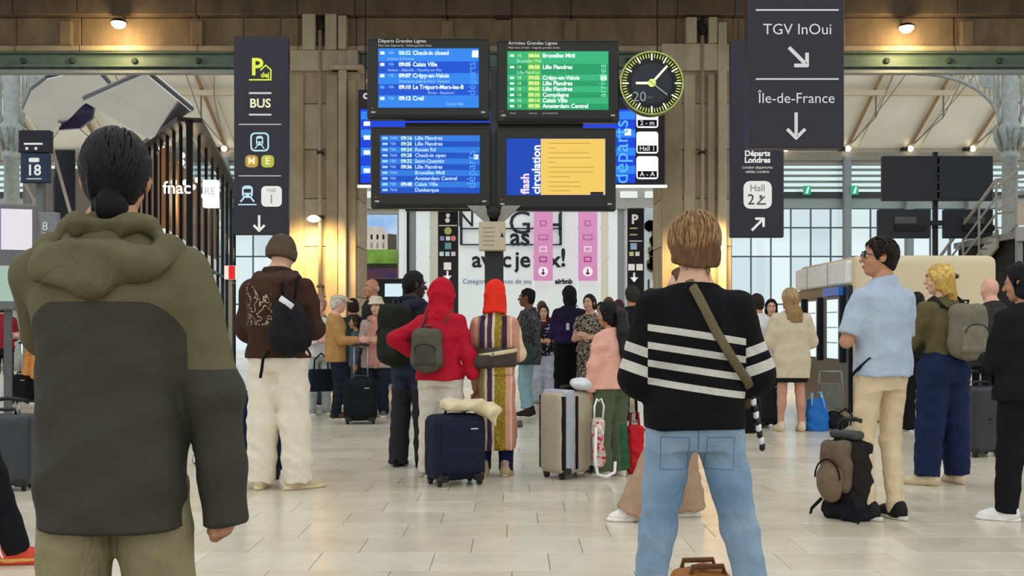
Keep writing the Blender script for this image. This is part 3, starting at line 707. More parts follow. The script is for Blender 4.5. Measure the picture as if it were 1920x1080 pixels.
T(s, 'flash', 985, 364, 15.5, glow('#fbdcea', 1.), 'LEFT', rot=math.pi/2, bold=.004); T(s, 'circulation', 1006, 364, 15.5, glow('#eef4ff', 1.), 'LEFT', rot=math.pi/2, bold=.004)
for i, (y, w) in enumerate(((268, 80), (277, 14), (286, 76), (295, 82), (304, 14), (313, 86), (322, 84), (331, 40), (341, 58), (349, 62), (357, 40))):
    s.rect('print_line', 1028, 1028+w, y, y+1.6, glow('#c99d45', .9), .0095)
s.rect('date_chip', 1107, 1131, 360, 365.5, mat('#33312c', var=0), .0096)
# clock beside the screens
ck = empty('station_clock', (sx_(1222), DS+.02, sz_(156)), 0, 'round black station clock with lime minute marks beside the screens', 'clock')
R_ = 60*DS/F
MB().lathe([(R_*.97, .14), (R_, .12), (R_, -.02), (R_*.965, -.03), (R_*.95, -.015), (.001, -.012)], (0, 0, 0), 48, 'y').build('case', mat('#2c2d2a', rough=.35), ck, True)
MB().lathe([(.001, -.016), (R_*.94, -.016), (R_*.94, -.012)], (0, 0, 0), 48, 'y').build('face', mat('#15171c', rough=.35, var=.03), ck)
MB().lathe([(.001, -.018), (R_*.63, -.018), (R_*.63, -.016)], (0, 0, 0), 40, 'y').build('inner_disc', mat('#2b3038', rough=.4, var=.03), ck)
MB().tube([(R_*.975*math.cos(a), -.025, R_*.975*math.sin(a)) for a in np.linspace(0, 2*math.pi, 61)], .012, 6).build('rim', mat('#b9c46a', rough=.3, metal=.4), ck, True)
LM = mat('#d9e86a', rough=.4, emit=.35, var=0); PL = mat('#f2f3d2', rough=.4, emit=.4, var=0)
for i in range(60):
    a = math.radians(6*i); r0, r1, w, m = (.72, .93, .016, PL) if i % 5 == 0 else (.79, .92, .0085, LM)
    u = (math.sin(a), math.cos(a)); n = (u[1]*w*R_*1.4, -u[0]*w*R_*1.4)
    MB().prism([(u[0]*r0*R_+n[0], u[1]*r0*R_+n[1]), (u[0]*r1*R_+n[0], u[1]*r1*R_+n[1]), (u[0]*r1*R_-n[0], u[1]*r1*R_-n[1]), (u[0]*r0*R_-n[0], u[1]*r0*R_-n[1])][::-1], -.024, -.016).build('minute_mark', m, ck)
def handc(name, deg, L, w, m, y, tail=.12):
    a = math.radians(deg); u = (math.sin(a), math.cos(a)); n = (u[1]*w, -u[0]*w)
    MB().prism([(u[0]*t*R_+g*n[0]*R_, u[1]*t*R_+g*n[1]*R_) for t, g in ((-tail, 1), (-tail, -1), (L, -.8), (L, .8))], y-.004, y).build(name, m, ck)
handc('hour_hand', 270, .5, .045, PL, -.026); handc('minute_hand', 42, .72, .04, PL, -.032); handc('second_hand', 128, .6, .02, mat('#9fb3b0', rough=.4, emit=.15, var=0), -.038)
MB().lathe([(.001, -.042), (.05*R_/.4, -.04), (.05*R_/.4, -.03)], (0, 0, 0), 16, 'y').build('boss', LM, ck)
text('20', .17, mat('#8fa09c', rough=.4, emit=.12, var=0), ck, (-.15, -.02, -.17), depth=.004); text('sncf', .045, mat('#7d8890', rough=.4, var=0), ck, (-.02, -.02, -.17), depth=.004)
box('clock_bracket', -R_-.12, -R_*.8, .03, .1, -.16, -.1, CASE2, ck)
# ---------------- wide platform board behind, between the pillars ----------------
b = Board('led_board', 'wide blue LED departures board hung between the pillars behind the clock', 'led board', 671, 1247, 168, 347, 19., .25, mat('#1c1d24', rough=.4), rods=True)
b.rect('display', 676, 1206, 205, 343, glow('#0d3fd8', 1.0), .006)
for i in range(4): b.rect('row_band', 677, 1192, 209+i*34, 224+i*34, glow('#2a82f2', 1.0), .008)
for y in (232, 258, 286, 320): b.rect('platform_chip', 682, 694, y-4, y+4, glow('#e6f6ff', 1.3), .01)
text('départs', PX(40+960, 19.)*1.0, glow('#56b2ff', 1.1), b.o, (b.P(1165, 285)[0], -.01, b.P(1165, 285)[1]), rot=math.pi/2, depth=.012, letters=True)
b.rect('clock_chip', 1171, 1183, 242, 254, glow('#ffffff', 1.4), .012)
b.rect('icon_panel', 1191, 1246, 170, 346, mat('#1b1a22', rough=.5), .008)
for y0, y1, t in ((205, 240, '2 - m'), (247, 288, 'Hall 1'), (293, 336, 'A - A')):
    b.rect('icon_tile', 1193, 1234, y0, y1, glow('#f7f7fb', 1.1), .01, 5); b.rect('icon_plate', 1195.5, 1231.5, y1-15, y1-3, mat('#1b1a22', var=0), .012); b.text(t, 1213.5, y1-9, 9, glow('#f0f0f8', 1.), depth=.014)
T(b, 'C', 686, 181, 10, WHITE, 'CENTER', bold=.01)
b.rect('light_strip', 671, 1250, 347.5, 352, glow('#f2fff8', 2.2), .05)
# ---------------- shop front with advertising between the pillars ----------------
DA = 30.0
ax = lambda px: PX(px, DA); az = lambda py: PZ(py, DA)
wb = empty('wall_back', (0, DA, 0), 0, 'white advertising wall of the shop between the pillars', 'wall', kind='structure')
ADW = mat('#dfe7e6', rough=.5, emit=.3, var=.03, scale=1.)
for a, b_, m in ((640, 748, mat('#c9c6bd', rough=.6)), (748, 764, ADW), (766, 780, mat('#9aa0a0', rough=.5)), (780, 805, ADW), (805, 822, mat('#d5d3c2', rough=.6, emit=.1)), (822, 1000, ADW), (1000, 1083, ADW), (1083, 1126, ADW), (1126, 1142, mat('#e3e0c9', rough=.6, emit=.15)), (1142, 1158, ADW), (1158, 1172, mat('#9aa0a0', rough=.5)), (1172, 1290, mat('#cfd6d6', rough=.6, emit=.1))):
    box('panel', ax(a)+.01, ax(b_)-.01, 0, .15, 0, az(392), m, wb, .01)
box('dark_post', ax(763), ax(766.5), -.06, .05, 0, az(392), mat('#1d1d1f'), wb)
box('header', ax(640), ax(1290), -.1, .3, az(392), az(352), mat('#b5b5ae', rough=.6), wb)
for i, x in enumerate((690, 1170, 1186, 1216)): box('header_light', ax(x-8), ax(x+8), -.16, -.1, az(372), az(360), mat('#dfe5e0', rough=.5, emit=.4, var=0), wb)
MAG = mat('#3b3d44', rough=.5)
for y in (429, 459): box('shopfront_bar', ax(864), ax(1053), -.1, -.02, az(y+1.2), az(y-1.2), MAG, wb)
for x in (865, 1013, 1051): box('shopfront_bar', ax(x-2.4), ax(x+2.4), -.1, -.02, az(459), az(392), MAG, wb)
BLK = mat('#2d3138', rough=.5, var=0)
def wt(t, px, py, hpx, m=BLK, **k): return text(t, hpx*DA/F*1.4, m, wb, (ax(px), -.02, az(py)), depth=.012, letters=len(t) > 1, **k)
wt('N', 874, 412, 30); wt('G', 975, 420, 44, MAG); wt('H', 1036, 424, 42, MAG); wt('as', 975, 446, 33, bold=.016)
wt('av', 903, 488, 30, bold=.014); wt('c', 950, 488, 30, bold=.014); wt('je', 980, 488, 30, bold=.014); wt('x', 1040, 488, 30, bold=.014); wt('!', 1056, 485, 34, bold=.014)
wt('Catégories pouces de jeu', 932, 528, 9, mat('#4a3f86', var=0)); wt('airbnb', 1057, 528, 9, bold=.01)
PINK = mat('#eda2d4', rough=.6, emit=.15, var=.04, scale=1.5)
for a in (1000, 1083):
    f = empty('banner', (ax(a+18), DA-.2, az(527)), 0, 'pink vertical banner with icons and white arrow %s' % ('crossing the big advert letters' if a == 1000 else 'to the right of the big advert letters'), 'banner', 'pink banners on the advertising wall')
    w = 18*DA/F; H_ = (527-398)*DA/F; q = DA/F
    box('fabric', -w, w, 0, .03, 0, H_, PINK, f); box('hanger', -.03, .03, .01, .12, H_-.02, H_+.16, IRON, f)
    for y, s_, m in ((468, 7, mat('#f7e6f4', emit=.3, var=0)), (487, 7, mat('#c2418c', emit=.1, var=0)), (420, 6, mat('#e07fc2', var=0)), (446, 9, mat('#e07fc2', var=0))):
        z = (527-y)*q; box('icon', -s_*q, s_*q, -.01, .0, z-5*q, z+5*q, m, f)
        box('icon_field', -(s_-2)*q, (s_-2)*q, -.014, -.01, z-3*q, z+3*q, PINK, f)
    MB().lathe([(.001, -.012), (9*q, -.01), (9*q, 0)], (0, 0, (527-510)*q), 20, 'y').build('arrow_disc', mat('#fdf6fb', emit=.3, var=0), f)
    z = 17*q; box('arrow_shaft', -.02, .02, -.02, -.012, z-.07, z+.08, mat('#a04a88', var=0), f); MB().prism([(-.07, z-.03), (0, z-.1), (.07, z-.03)], -.02, -.012).build('arrow_head', mat('#a04a88', var=0), f)
# framed poster of a country house
DPO = 24.
f = empty('poster', (PX(710, DPO), DPO, PZ(522, DPO)), 0, 'poster of a pale country house, blue sky and lawn beside pillar', 'poster')
q = DPO/F
def pr(name, x0, x1, y0, y1, m, t): return box(name, (x0-710)*q, (x1-710)*q, -t, .02, (522-y1)*q, (522-y0)*q, m, f)
pr('board', 673, 747, 400, 522, mat('#cfd3cf', rough=.6), .0)
for x in (680, 740): pr('leg', x-3, x+3, 522, 715, mat('#55585a', rough=.5), .0)
pr('sky', 675, 745, 403, 470, mat('#7fb2ea', rough=.6, emit=.6, color2='#cfe2f2', scale=1.2), .01); pr('lawn', 675, 745, 468, 494, mat('#6f9440', rough=.7, emit=.55, var=.3, scale=4.), .014)
pr('flower_bed', 675, 745, 494, 503, mat('#57604a', var=.3), .016); pr('caption_band', 675, 745, 503, 521, mat('#b5694f', rough=.6, color2='#4f63b5', scale=6.), .018)
MB().prism([((x-710)*q, (522-y)*q) for x, y in ((680, 468), (680, 432), (690, 424), (716, 426), (727, 434), (727, 468))][::1], -.02, -.012).build('house', mat('#c9c3ba', rough=.7, var=.15, scale=5., emit=.5), f)
MB().prism([((x-710)*q, (522-y)*q) for x, y in ((727, 468), (727, 438), (744, 440), (744, 468))], -.019, -.012).build('house_wing', mat('#8f857c', rough=.7), f)
for x in (686, 697, 708, 719): pr('house_window', x-2, x+2, 440, 449, mat('#4d4a47', var=0), .022); pr('house_window', x-2, x+2, 455, 466, mat('#e8e6e2', var=0), .022)
# low screens on the same side
f = empty('ticket_screen', (PX(720, 23), 23, 0), 0, 'blue and white ticket machine screens below the country house poster', 'ticket machine')
box('cabinet', -.75, .55, 0, .4, 0, PZ(522, 23), mat('#2b3036', rough=.5), f, .02)
box('side_light', -.72, -.42, -.02, .02, PZ(580, 23), PZ(528, 23), glow('#3f86ea', .9), f); box('display', .02, .4, -.02, .02, PZ(556, 23), PZ(532, 23), glow('#cfe8f2', 1.), f)
# dark wayfinding totems
def totem(label, px0, px1, py0, d, spec):
    w = (px1-px0)/2*d/F; cx = (px0+px1)/2; f = empty('wayfinding_totem', (PX(cx, d), d, 0), 0, label, 'totem', 'wayfinding totems'); q = d/F
    box('panel', -w, w, 0, .14, 0, PZ(py0, d), INK, f, .015)
    for kind, x, y, s_, c in spec:
        X_, Z_ = (x-cx)*q, PZ(y, d)
        m = mat(c, rough=.5, emit=.25, var=0)
        if kind == 'sq': box('pictogram_tile', X_-s_*q, X_+s_*q, -.008, .0, Z_-s_*q, Z_+s_*q, m, f, .006)
        if kind == 'dot': MB().lathe([(.001, -.008), (s_*q, -.008), (s_*q, 0)], (X_, 0, Z_), 14, 'y').build('line_badge', m, f)
        if kind == 'ln': box('rule', X_-s_*q, X_+s_*q, -.006, 0, Z_-.012, Z_+.012, m, f)
        if kind == 'P': text('P', s_*q*1.5, m, f, (X_, -.004, Z_), bold=.01)
        if kind == 'ar': box('arrow_shaft', X_-.02, X_+.02, -.008, 0, Z_-.09, Z_+.09, m, f); MB().prism([(X_-.09, Z_-.01), (X_, Z_-.12), (X_+.09, Z_-.01)], -.008, 0).build('arrow_head', m, f)
totem('slim dark totem with pictograms left of the big advert letters', 821, 859, 396, 22., [('dot', 840, 404, 4, '#f0f0f0'), ('dot', 839, 413, 4.5, '#f0f0f0'), ('ln', 840, 423, 17, '#d8d8d8'), ('dot', 840, 433, 7, '#b9c07a'), ('sq', 829, 447, 4, '#8fa0c8'), ('sq', 840, 447, 4, '#e8e8ee'), ('dot', 850, 447, 5, '#e88a8a'), ('sq', 840, 461, 6, '#6fa3a8'), ('sq', 828, 476, 4, '#d8f0f0'), ('sq', 839, 476, 4, '#c8e8f0'), ('sq', 850, 476, 4, '#e8d0f0'), ('sq', 839, 499, 7, '#fafafa'), ('ar', 839, 516, 6, '#fafafa')])
totem('slim dark totem with parking letter beside the right pillar', 1177, 1208, 390, 23., [('P', 1190, 412, 16, '#f2f2ee'), ('ln', 1188, 428, 7, '#d8d4a0'), ('ln', 1188, 440, 7, '#d8d4a0'), ('ln', 1192, 452, 12, '#d8d8d8'), ('sq', 1188, 462, 6, '#9fc0e0'), ('sq', 1184, 476, 4, '#d8d890'), ('sq', 1195, 476, 4, '#e8e8e0'), ('sq', 1184, 501, 6, '#ffffff'), ('sq', 1199, 501, 6, '#ffffff'), ('ar', 1189, 519, 6, '#ffffff')])
# tree poster right of that totem
f = empty('poster', (PX(1226, 26), 26, PZ(525, 26)), 0, 'poster of a leafy tree against pale sky beside right pillar', 'poster'); q = 26/F
box('board', -17*q, 17*q, 0, .05, 0, 135*q, mat('#bcd0dc', rough=.6, emit=.15, color2='#e6eaea', scale=1.), f)
for i in range(26): MB().lathe([(.001, -.02), (rnd.uniform(.06, .16), -.02), (.05, 0)], (rnd.uniform(-.1, .1)+(.04 if i % 2 else -.02), 0, rnd.uniform(.25, 1.35)), 7, 'y').build('leaf_cluster', mat('#5d6b45' if i % 3 else '#7c8158', var=.2), f)
for x in (-.15, .1): box('leg', x, x+.05, .0, .05, -PZ(525, 26), .02, mat('#55585a', rough=.5), f)
box('tree_trunk', -.03, .03, -.012, 0, 0, .6, mat('#5c4a3a'), f)
# ---------------- kiosk with lit vending fronts ----------------
kd = 13.5; KX0, KX1 = PX(1602, kd), PX(1872, kd); KZ = PZ(478, kd)
k_ = empty('kiosk', ((KX0+KX1)/2, kd, 0), 0, 'cream kiosk with lit glass vending fronts behind the blue polo man', 'kiosk'); kc = (KX0+KX1)/2
CRM = mat('#d9c9a4', rough=.6, var=.05, scale=1.)
V, Q = Sdf().rbox((0, 1.32, KZ/2), ((KX1-KX0)/2, 1.32, KZ/2), .09).mesh(.045); mk('shell', V, Q, CRM, k_)
box('fascia', KX0-kc-.07, KX0-kc+.05, .12, 2.55, KZ-.36, KZ-.06, mat('#d6d8d2', rough=.5, emit=.1), k_, .02)
for y in (.9, 1.9): box('fascia_joint', KX0-kc-.075, KX0-kc-.06, y, y+.015, KZ-.35, KZ-.07, mat('#8a8a86'), k_)
box('dark_front', KX0-kc-.05, KX0-kc+.04, .08, 2.6, .12, KZ-.38, mat('#17191d', rough=.25), k_, .01)
for y0, y1, c in ((.3, .85, '#dff1f0'), (1.3, 1.75, '#e8f4f0'), (2.1, 2.45, '#dceaf0')):
    fr = box('display_case', KX0-kc-.1, KX0-kc-.04, y0, y1, .75, KZ-.5, mat('#2b2f36', rough=.3), k_, .01)
    box('light_panel', KX0-kc-.112, KX0-kc-.1, y0+.05, y1-.05, .8, KZ-.55, glow(c, 1.0), fr)
    for z in (1.0, 1.2, 1.4): box('shelf_edge', KX0-kc-.118, KX0-kc-.11, y0+.05, y1-.05, z, z+.012, mat('#8f989c'), fr)
box('blue_header', KX0-kc-.11, KX0-kc-.05, .3, 1.0, KZ-.5, KZ-.39, glow('#2f63b0', .6), k_)
# silver trolley bin by the kiosk
# ---------------- metal staircase and its landing ----------------
stc = empty('staircase', (9.2, 21., 0), 0, 'grey metal staircase climbing to a landing behind the kiosk', 'staircase')
GM = mat('#8d9192', rough=.5, var=.1); GP = mat('#a8a9a4', rough=.5, var=.08)
A_ = np.array((PX(1752, 23.5)-9.2, 2.5, PZ(585, 23.5))); B_ = np.array((PX(1868, 20.5)-9.2, -.5, PZ(440, 20.5)))
dr = B_-A_; sd = -nrm(np.cross(dr, (0, 0, 1)))
n_ = 14
for i in range(n_):
    p = A_+dr*(i+.5)/n_; a = p-sd*0; e = p+sd*1.1; t = nrm((dr[0], dr[1], 0))*.14
    MB().slab([a-t, a+t, e+t, e-t], (0, 0, 1), .04).build('tread', GM, stc)
for off in (0, 1.1):
    o_ = sd*off
    MB().slab([A_+o_+(0, 0, -.25), B_+o_+(0, 0, -.25), B_+o_+(0, 0, .1), A_+o_+(0, 0, .1)], tuple(sd), .05).build('stringer', GP, stc)
    for hz, r in ((1.05, .035), (.72, .022), (.4, .022)):
        MB().tube([A_+o_+(0, 0, hz), B_+o_+(0, 0, hz), B_+o_+(.9, -.2, hz+.1)], r, 8).build('handrail', GP, stc, True)
    for i in range(5):
        p = A_+dr*i/4+o_; MB().tube([p, p+(0, 0, 1.05)], .025, 8).build('baluster', GP, stc, True)
for i in range(4): MB().tube([A_+sd*.2-(0, 0, .2), (A_[0], A_[1], -0.)], .05, 8) if i else None
x0 = B_[0]+.05; z0 = B_[2]
box('landing', x0, x0+4, -1.2, 1.6, z0-.12, z0, GM, stc); box('landing_edge', x0-.02, x0+4, -1.26, -1.2, z0-.18, z0+.08, GP, stc)
box('parapet_panel', x0+.02, x0+4, -1.22, -1.17, z0+.12, z0+.55, mat('#c4b6a2', rough=.6), stc)
for i in range(5): MB().tube([(x0+.03+i*.9, -1.15, z0), (x0+.03+i*.9, -1.15, z0+1.2)], .028, 8).build('baluster', GP, stc, True)
for hz in (.75, 1.2): MB().tube([(x0-.3, -1.15, z0+hz-.35), (x0+.1, -1.15, z0+hz), (x0+4, -1.15, z0+hz)], .03, 8).build('handrail', GP, stc, True)
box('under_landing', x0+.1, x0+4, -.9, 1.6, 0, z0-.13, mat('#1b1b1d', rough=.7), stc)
for x in (x0+.05, x0+2.): box('support', x, x+.1, -1.15, -1.05, 0, z0-.1, GM, stc)
for i in range(5):
    p = A_+dr*(i+.4)/5+sd*.55; box('riser_support', p[0]-.05, p[0]+.05, p[1]-.05, p[1]+.05, 0, p[2]-.05, mat('#2a2a2c'), stc)
# ---------------- backs of another bank of screens ----------------
DB = 22.
sb = empty('screen_bank', (PX(1757, DB), DB, 0), 0, 'dark backs of four screens on a pole above the kiosk', 'screen bank'); q = DB/F; bc = 1757
DKP = mat('#2e3138', rough=.5, var=.06)
MB().tube([(0, .1, 0), (0, .1, PZ(284, DB))], .06, 10).build('pole', mat('#2b2e35', rough=.5), sb, True)
for a, b_, y0, y1 in ((1653, 1756, 293, 377), (1759, 1860, 293, 377), (1645, 1742, 393, 447), (1768, 1860, 393, 447)):
    s_ = box('screen_back', (a-bc)*q, (b_-bc)*q, -.06, .06, PZ(y1, DB), PZ(y0, DB), DKP, sb, .012)
    if y0 > 390:
        xa = a+30 if a < 1700 else a+35
        box('service_hatch', (xa-bc)*q, (xa+40-bc)*q, -.085, -.06, PZ(420, DB), PZ(407, DB), mat('#5d6062', rough=.5), s_)
        box('cable_tray', (xa-bc)*q, (xa+58-bc)*q, -.1, -.06, PZ(434, DB), PZ(423, DB), mat('#17181a', rough=.5), s_)
for z in (PZ(335, DB), PZ(418, DB)): box('cross_arm', -.9, .9, -.02, .14, z-.05, z+.05, DKP, sb)
for z in np.linspace(PZ(375, DB), PZ(295, DB), 6): box('bolt_plate', -.04, .06, -.09, -.06, z-.02, z+.02, mat('#3f434c'), sb)
# ---------------- glazed shop with black fins and silver canopies ----------------
DF = 22.
Cn = np.array((PX(355, 22.), 22.)); Rt = np.array((PX(438, 34.4), 34.4)); Lf = np.array((PX(262, 26.2), 26.2)); ZT = PZ(225, 22.)
shop = empty('glazed_shop', (Cn[0], Cn[1], 0), 0, 'glazed shop with black vertical fins and white fnac lettering', 'shop')
SG = pane_mat((.78, .80, .80), .1); FIN = mat('#1c1a1a', rough=.5)
def L2(p, z): return (p[0]-Cn[0], p[1]-Cn[1], z)
inn = [Cn+(-1.0, 1.6), Rt+(-.6, .2), Lf+(-.3, .8)]
for (A0, B0, nn, nf) in ((Cn, Rt, 12, 8), (Lf, Cn, 6, 8)):
    u = (B0-A0)/np.linalg.norm(B0-A0); nv = np.array((u[1], -u[0])); L_ = np.linalg.norm(B0-A0)
    if np.dot(nv, -A0) < 0: nv = -nv
    for i in range(nn):
        a, b_ = A0+u*L_*i/nn, A0+u*L_*(i+1)/nn
        for z0_, z1_ in ((.05, 2.6), (2.65, ZT-.3)): MB().slab([L2(a, z0_), L2(b_, z0_), L2(b_, z1_), L2(a, z1_)], (nv[0], nv[1], 0), .02).build('pane', SG, shop)
    for i in range(nf+1):
        p = A0+u*L_*i/nf; MB().slab([L2(p, .0), L2(p+nv*.07, 0), L2(p+nv*.07, ZT), L2(p, ZT)], (u[0], u[1], 0), .045).build('fin', FIN, shop)
    MB().slab([L2(A0-nv*.1, ZT-.05), L2(B0-nv*.1, ZT-.05), L2(B0+nv*.25, ZT-.05), L2(A0+nv*.25, ZT-.05)], (0, 0, 1), .1).build('top_rail', mat('#3b342c', rough=.5), shop)
    MB().slab([L2(A0, 2.6), L2(B0, 2.6), L2(B0+nv*.06, 2.6), L2(A0+nv*.06, 2.6)], (0, 0, 1), .06).build('transom', FIN, shop)
# inside: pale back walls made to glow as shop light, ceiling and pendant lamps
MB().slab([L2(inn[0], 0), L2(inn[1], 0), L2(inn[1], 3.4), L2(inn[0], 3.4)], (-1, 0, 0), .1).build('glowing_inner_wall', mat('#e6e3dc', rough=.7, emit=.7, var=.1, scale=2.), shop)
MB().slab([L2(inn[0], 3.4), L2(inn[1], 3.4), L2(inn[1], ZT-.3), L2(inn[0], ZT-.3)], (-1, 0, 0), .1).build('glowing_inner_wall', mat('#9c6c45', rough=.7, emit=.18, var=.2, scale=3.), shop)
MB().slab([L2(inn[0], 0), L2(inn[2], 0), L2(inn[2], 3.2), L2(inn[0], 3.2)], (0, 1, 0), .1).build('glowing_inner_wall', mat('#dcd9d3', rough=.7, emit=.6, var=.1, scale=2.), shop)
MB().slab([L2(inn[0], 3.2), L2(inn[2], 3.2), L2(inn[2], ZT-.3), L2(inn[0], ZT-.3)], (0, 1, 0), .1).build('glowing_inner_wall', mat('#9c6c45', rough=.7, emit=.18, var=.2, scale=3.), shop)
for i, (t, z) in enumerate(((.03, 4.9), (.08, 4.4), (.13, 4.95), (.2, 4.5), (.28, 4.8), (.4, 4.6), (.55, 4.75))):
    p = Cn*(1-t)+Rt*t+(-.35, .5); MB().lathe([(.001, -.07), (.05, -.05), (.07, 0), (.05, .05), (.001, .07)], L2(p, z), 10).build('pendant_lamp', glow('#ffdfa6', 7.), shop, True)
for i, (t, z) in enumerate(((.15, 4.9), (.3, 4.6), (.45, 4.9), (.6, 4.5), (.75, 4.85), (.9, 4.5))):
    p = Lf*(1-t)+Cn*t+(.0, .45); MB().lathe([(.001, -.07), (.05, -.05), (.07, 0), (.05, .05), (.001, .07)], L2(p, z), 10).build('pendant_lamp', glow('#ffdfa6', 7.), shop, True)
lamp('POINT', (Cn[0]-1., 25.2, 4.2), 60, (1, .85, .6), .3)
ln = text('fnac', .36, glow('#fbfbf8', 1.4), shop, L2(Cn+(-.2, -.12), PZ(355, 22.)), bold=.004, depth=.06, letters=True)
sg = box('lightbox_sign', PX(386, 23)-Cn[0], PX(413, 23)-Cn[0], .75, .95, PZ(391, 23), PZ(340, 23), glow('#fbfaf6', 1.2), shop, .01)
text('RE', .22, mat('#d8d3cc', emit=.4, var=0), sg, (PX(399.5, 23)-Cn[0], .745, PZ(362, 23)), depth=.006)
# two tilted silver canopies over the shop
SILV = mat('#dfe6f0', rough=.24, metal=.85, var=.05, scale=1.5)
def canopy(label, pts, th=.16):
    P = [np.array((PX(x, d), d, PZ(y, d))) for x, y, d in pts]; c = sum(P)/len(P)
    f = empty('canopy', tuple(c), 0, label, 'canopy', 'silver canopies over the shop'); P = [p-c for p in P]
    n = nrm(np.cross(P[1]-P[0], P[2]-P[0])); n = -n if n[1] < 0 else n
    MB().slab(P, n, th).build('silver_panel', SILV, f)
    for i in range(len(P)): MB().tube([P[i]+n*th/2, P[(i+1) % len(P)]+n*th/2], .05, 6).build('edge_trim', mat('#7d7f80', rough=.4, metal=.6), f)
canopy('nearer tilted silver canopy panel above the black fins', [(156, 190, 22.6), (272, 138, 21.2), (358, 209, 22.3), (282, 262, 23.8)])
canopy('further rounded silver canopy panel behind the green jacket man', [(x, y, 22.6+(y-138)*.02+(x-40)*.0015) for x, y in ((42, 208), (58, 172), (88, 149), (130, 139), (188, 142), (204, 160), (152, 200), (112, 242), (96, 264))])
cs = empty('canopy_infill', (PX(140, 24.6), 24.6, PZ(215, 24.6)), 0, 'dark violet glass infill between the two silver canopies', 'infill panel')
MB().slab([((x-140)*24.6/F, 0, (215-y)*24.6/F) for x, y in ((112, 243), (148, 190), (176, 200), (172, 222), (150, 240))], (0, 1, 0), .1).build('glass', mat('#3a3350', rough=.15, var=.2, scale=2.), cs)
MB().tube([((112-140)*24.6/F, 0, (215-243)*24.6/F), ((148-140)*24.6/F, 0, (215-190)*24.6/F), ((176-140)*24.6/F, 0, (215-200)*24.6/F)], .03, 6).build('edge_trim', mat('#2a2530', rough=.5), cs)
# ---------------- platform side on the far left ----------------
b = Board('platform_sign', 'small navy platform sign with white number 18', 'sign', 38, 90, 287, 342, 18., .14, mat('#1d3350', rough=.4), rods=False)
b.rect('train_glyph', 54, 74, 296, 304, WHITE, .006, 3); T(b, '18', 64, 320, 20, WHITE, 'CENTER', bold=.006); b.rect('rule', 50, 78, 334.5, 336, WHITE)
b2 = Board('platform_sign', 'wide dark platform panel above the number 18 sign', 'sign', 34, 94, 244, 286, 18.05, .14, mat('#1a1c28', rough=.4), rods=False)
b2.rect('rule', 45, 80, 268, 271.5, WHITE); b2.rect('glyph', 48, 53, 276, 281, WHITE); b2.rect('glyph', 65, 70, 276, 281, WHITE)
box('sign_post', PX(64, 18.)-.06, PX(64, 18.)+.06, 18.2, 18.32, 0, PZ(245, 18.), IRON); tag(bpy.data.objects['sign_post'], 'grey steel post holding the platform 18 sign', 'post')
f = empty('service_cabinet', (PX(95, 19.), 19., 0), 0, 'grey equipment cabinet below the platform 18 sign', 'cabinet')
box('body', -.55, .42, .1, .9, 0, PZ(315, 19.), mat('#7e7b74', rough=.6, var=.12), f, .02); box('door', -.5, .02, .08, .1, .3, PZ(330, 19.), mat('#86837c', rough=.6), f, .008); box('dark_panel', .05, .4, .06, .1, .2, PZ(280, 19.), mat('#1b1d24', rough=.4), f)
for a, c_ in (((48, 345), (76, 395)), ((80, 345), (58, 395)), ((100, 285), (135, 410))): MB().tube([(PX(a[0], 18.6)-PX(95, 19.), -.4, PZ(a[1], 18.6)), (PX(c_[0], 18.6)-PX(95, 19.), -.4, PZ(c_[1], 18.6))], .03, 6).build('brace', mat('#b7b1a4', rough=.6), f)
f = empty('information_totem', (PX(24, 12.), 12., 0), math.radians(18), 'grey information totem with a pale lit screen at platform side', 'totem')
box('housing', -.26, .26, .0, .18, 1.4, PZ(382, 12.), mat('#6b6a6c', rough=.5), f, .02); box('display', -.22, .2, -.012, .0, 1.98+.1, PZ(392, 12.), glow('#e6dfe6', .9), f); box('stem', -.1, -.02, .05, .13, 0, 1.4, mat('#5c5b5d'), f); box('base_plate', -.2, .1, -.05, .2, 0, .02, mat('#5c5b5d'), f)
box('colour_band', -.22, -.12, -.016, -.012, 2.08, PZ(392, 12.), glow('#5f7fae', .8), f)
box('lower_display', -.22, .2, -.012, .0, 1.5, 1.9, glow('#a9c6b4', .8), f)
f = empty('side_panel_sign', (PX(82, 14.), 14., 0), 0, 'grey side panel with pale vertical lettering beside information totem', 'sign')
box('panel', -.2, .18, 0, .1, 1.95, PZ(398, 14.), mat('#7c8084', rough=.5), f, .01); text('18', .16, mat('#cfd6da', emit=.1, var=0), f, (-.02, -.004, PZ(425, 14.))); text('17', .16, mat('#cfd6da', emit=.1, var=0), f, (-.02, -.004, PZ(445, 14.))); box('foot', -.03, .03, .02, .08, 0, 1.97, mat('#5c5b5d'), f)
b = Board('flag_sign', 'small red and white sign beside the beanie man', 'sign', 420, 441, 498, 524, 20., .08, mat('#f2eeea', emit=.1, var=0), rods=False)
b.rect('red_half', 429, 441, 498.5, 523.5, mat('#d2243c', emit=.1, var=0), .006); box('stem', -.03, .03, .02, .06, -b.z0, .02, IRON, b.o)
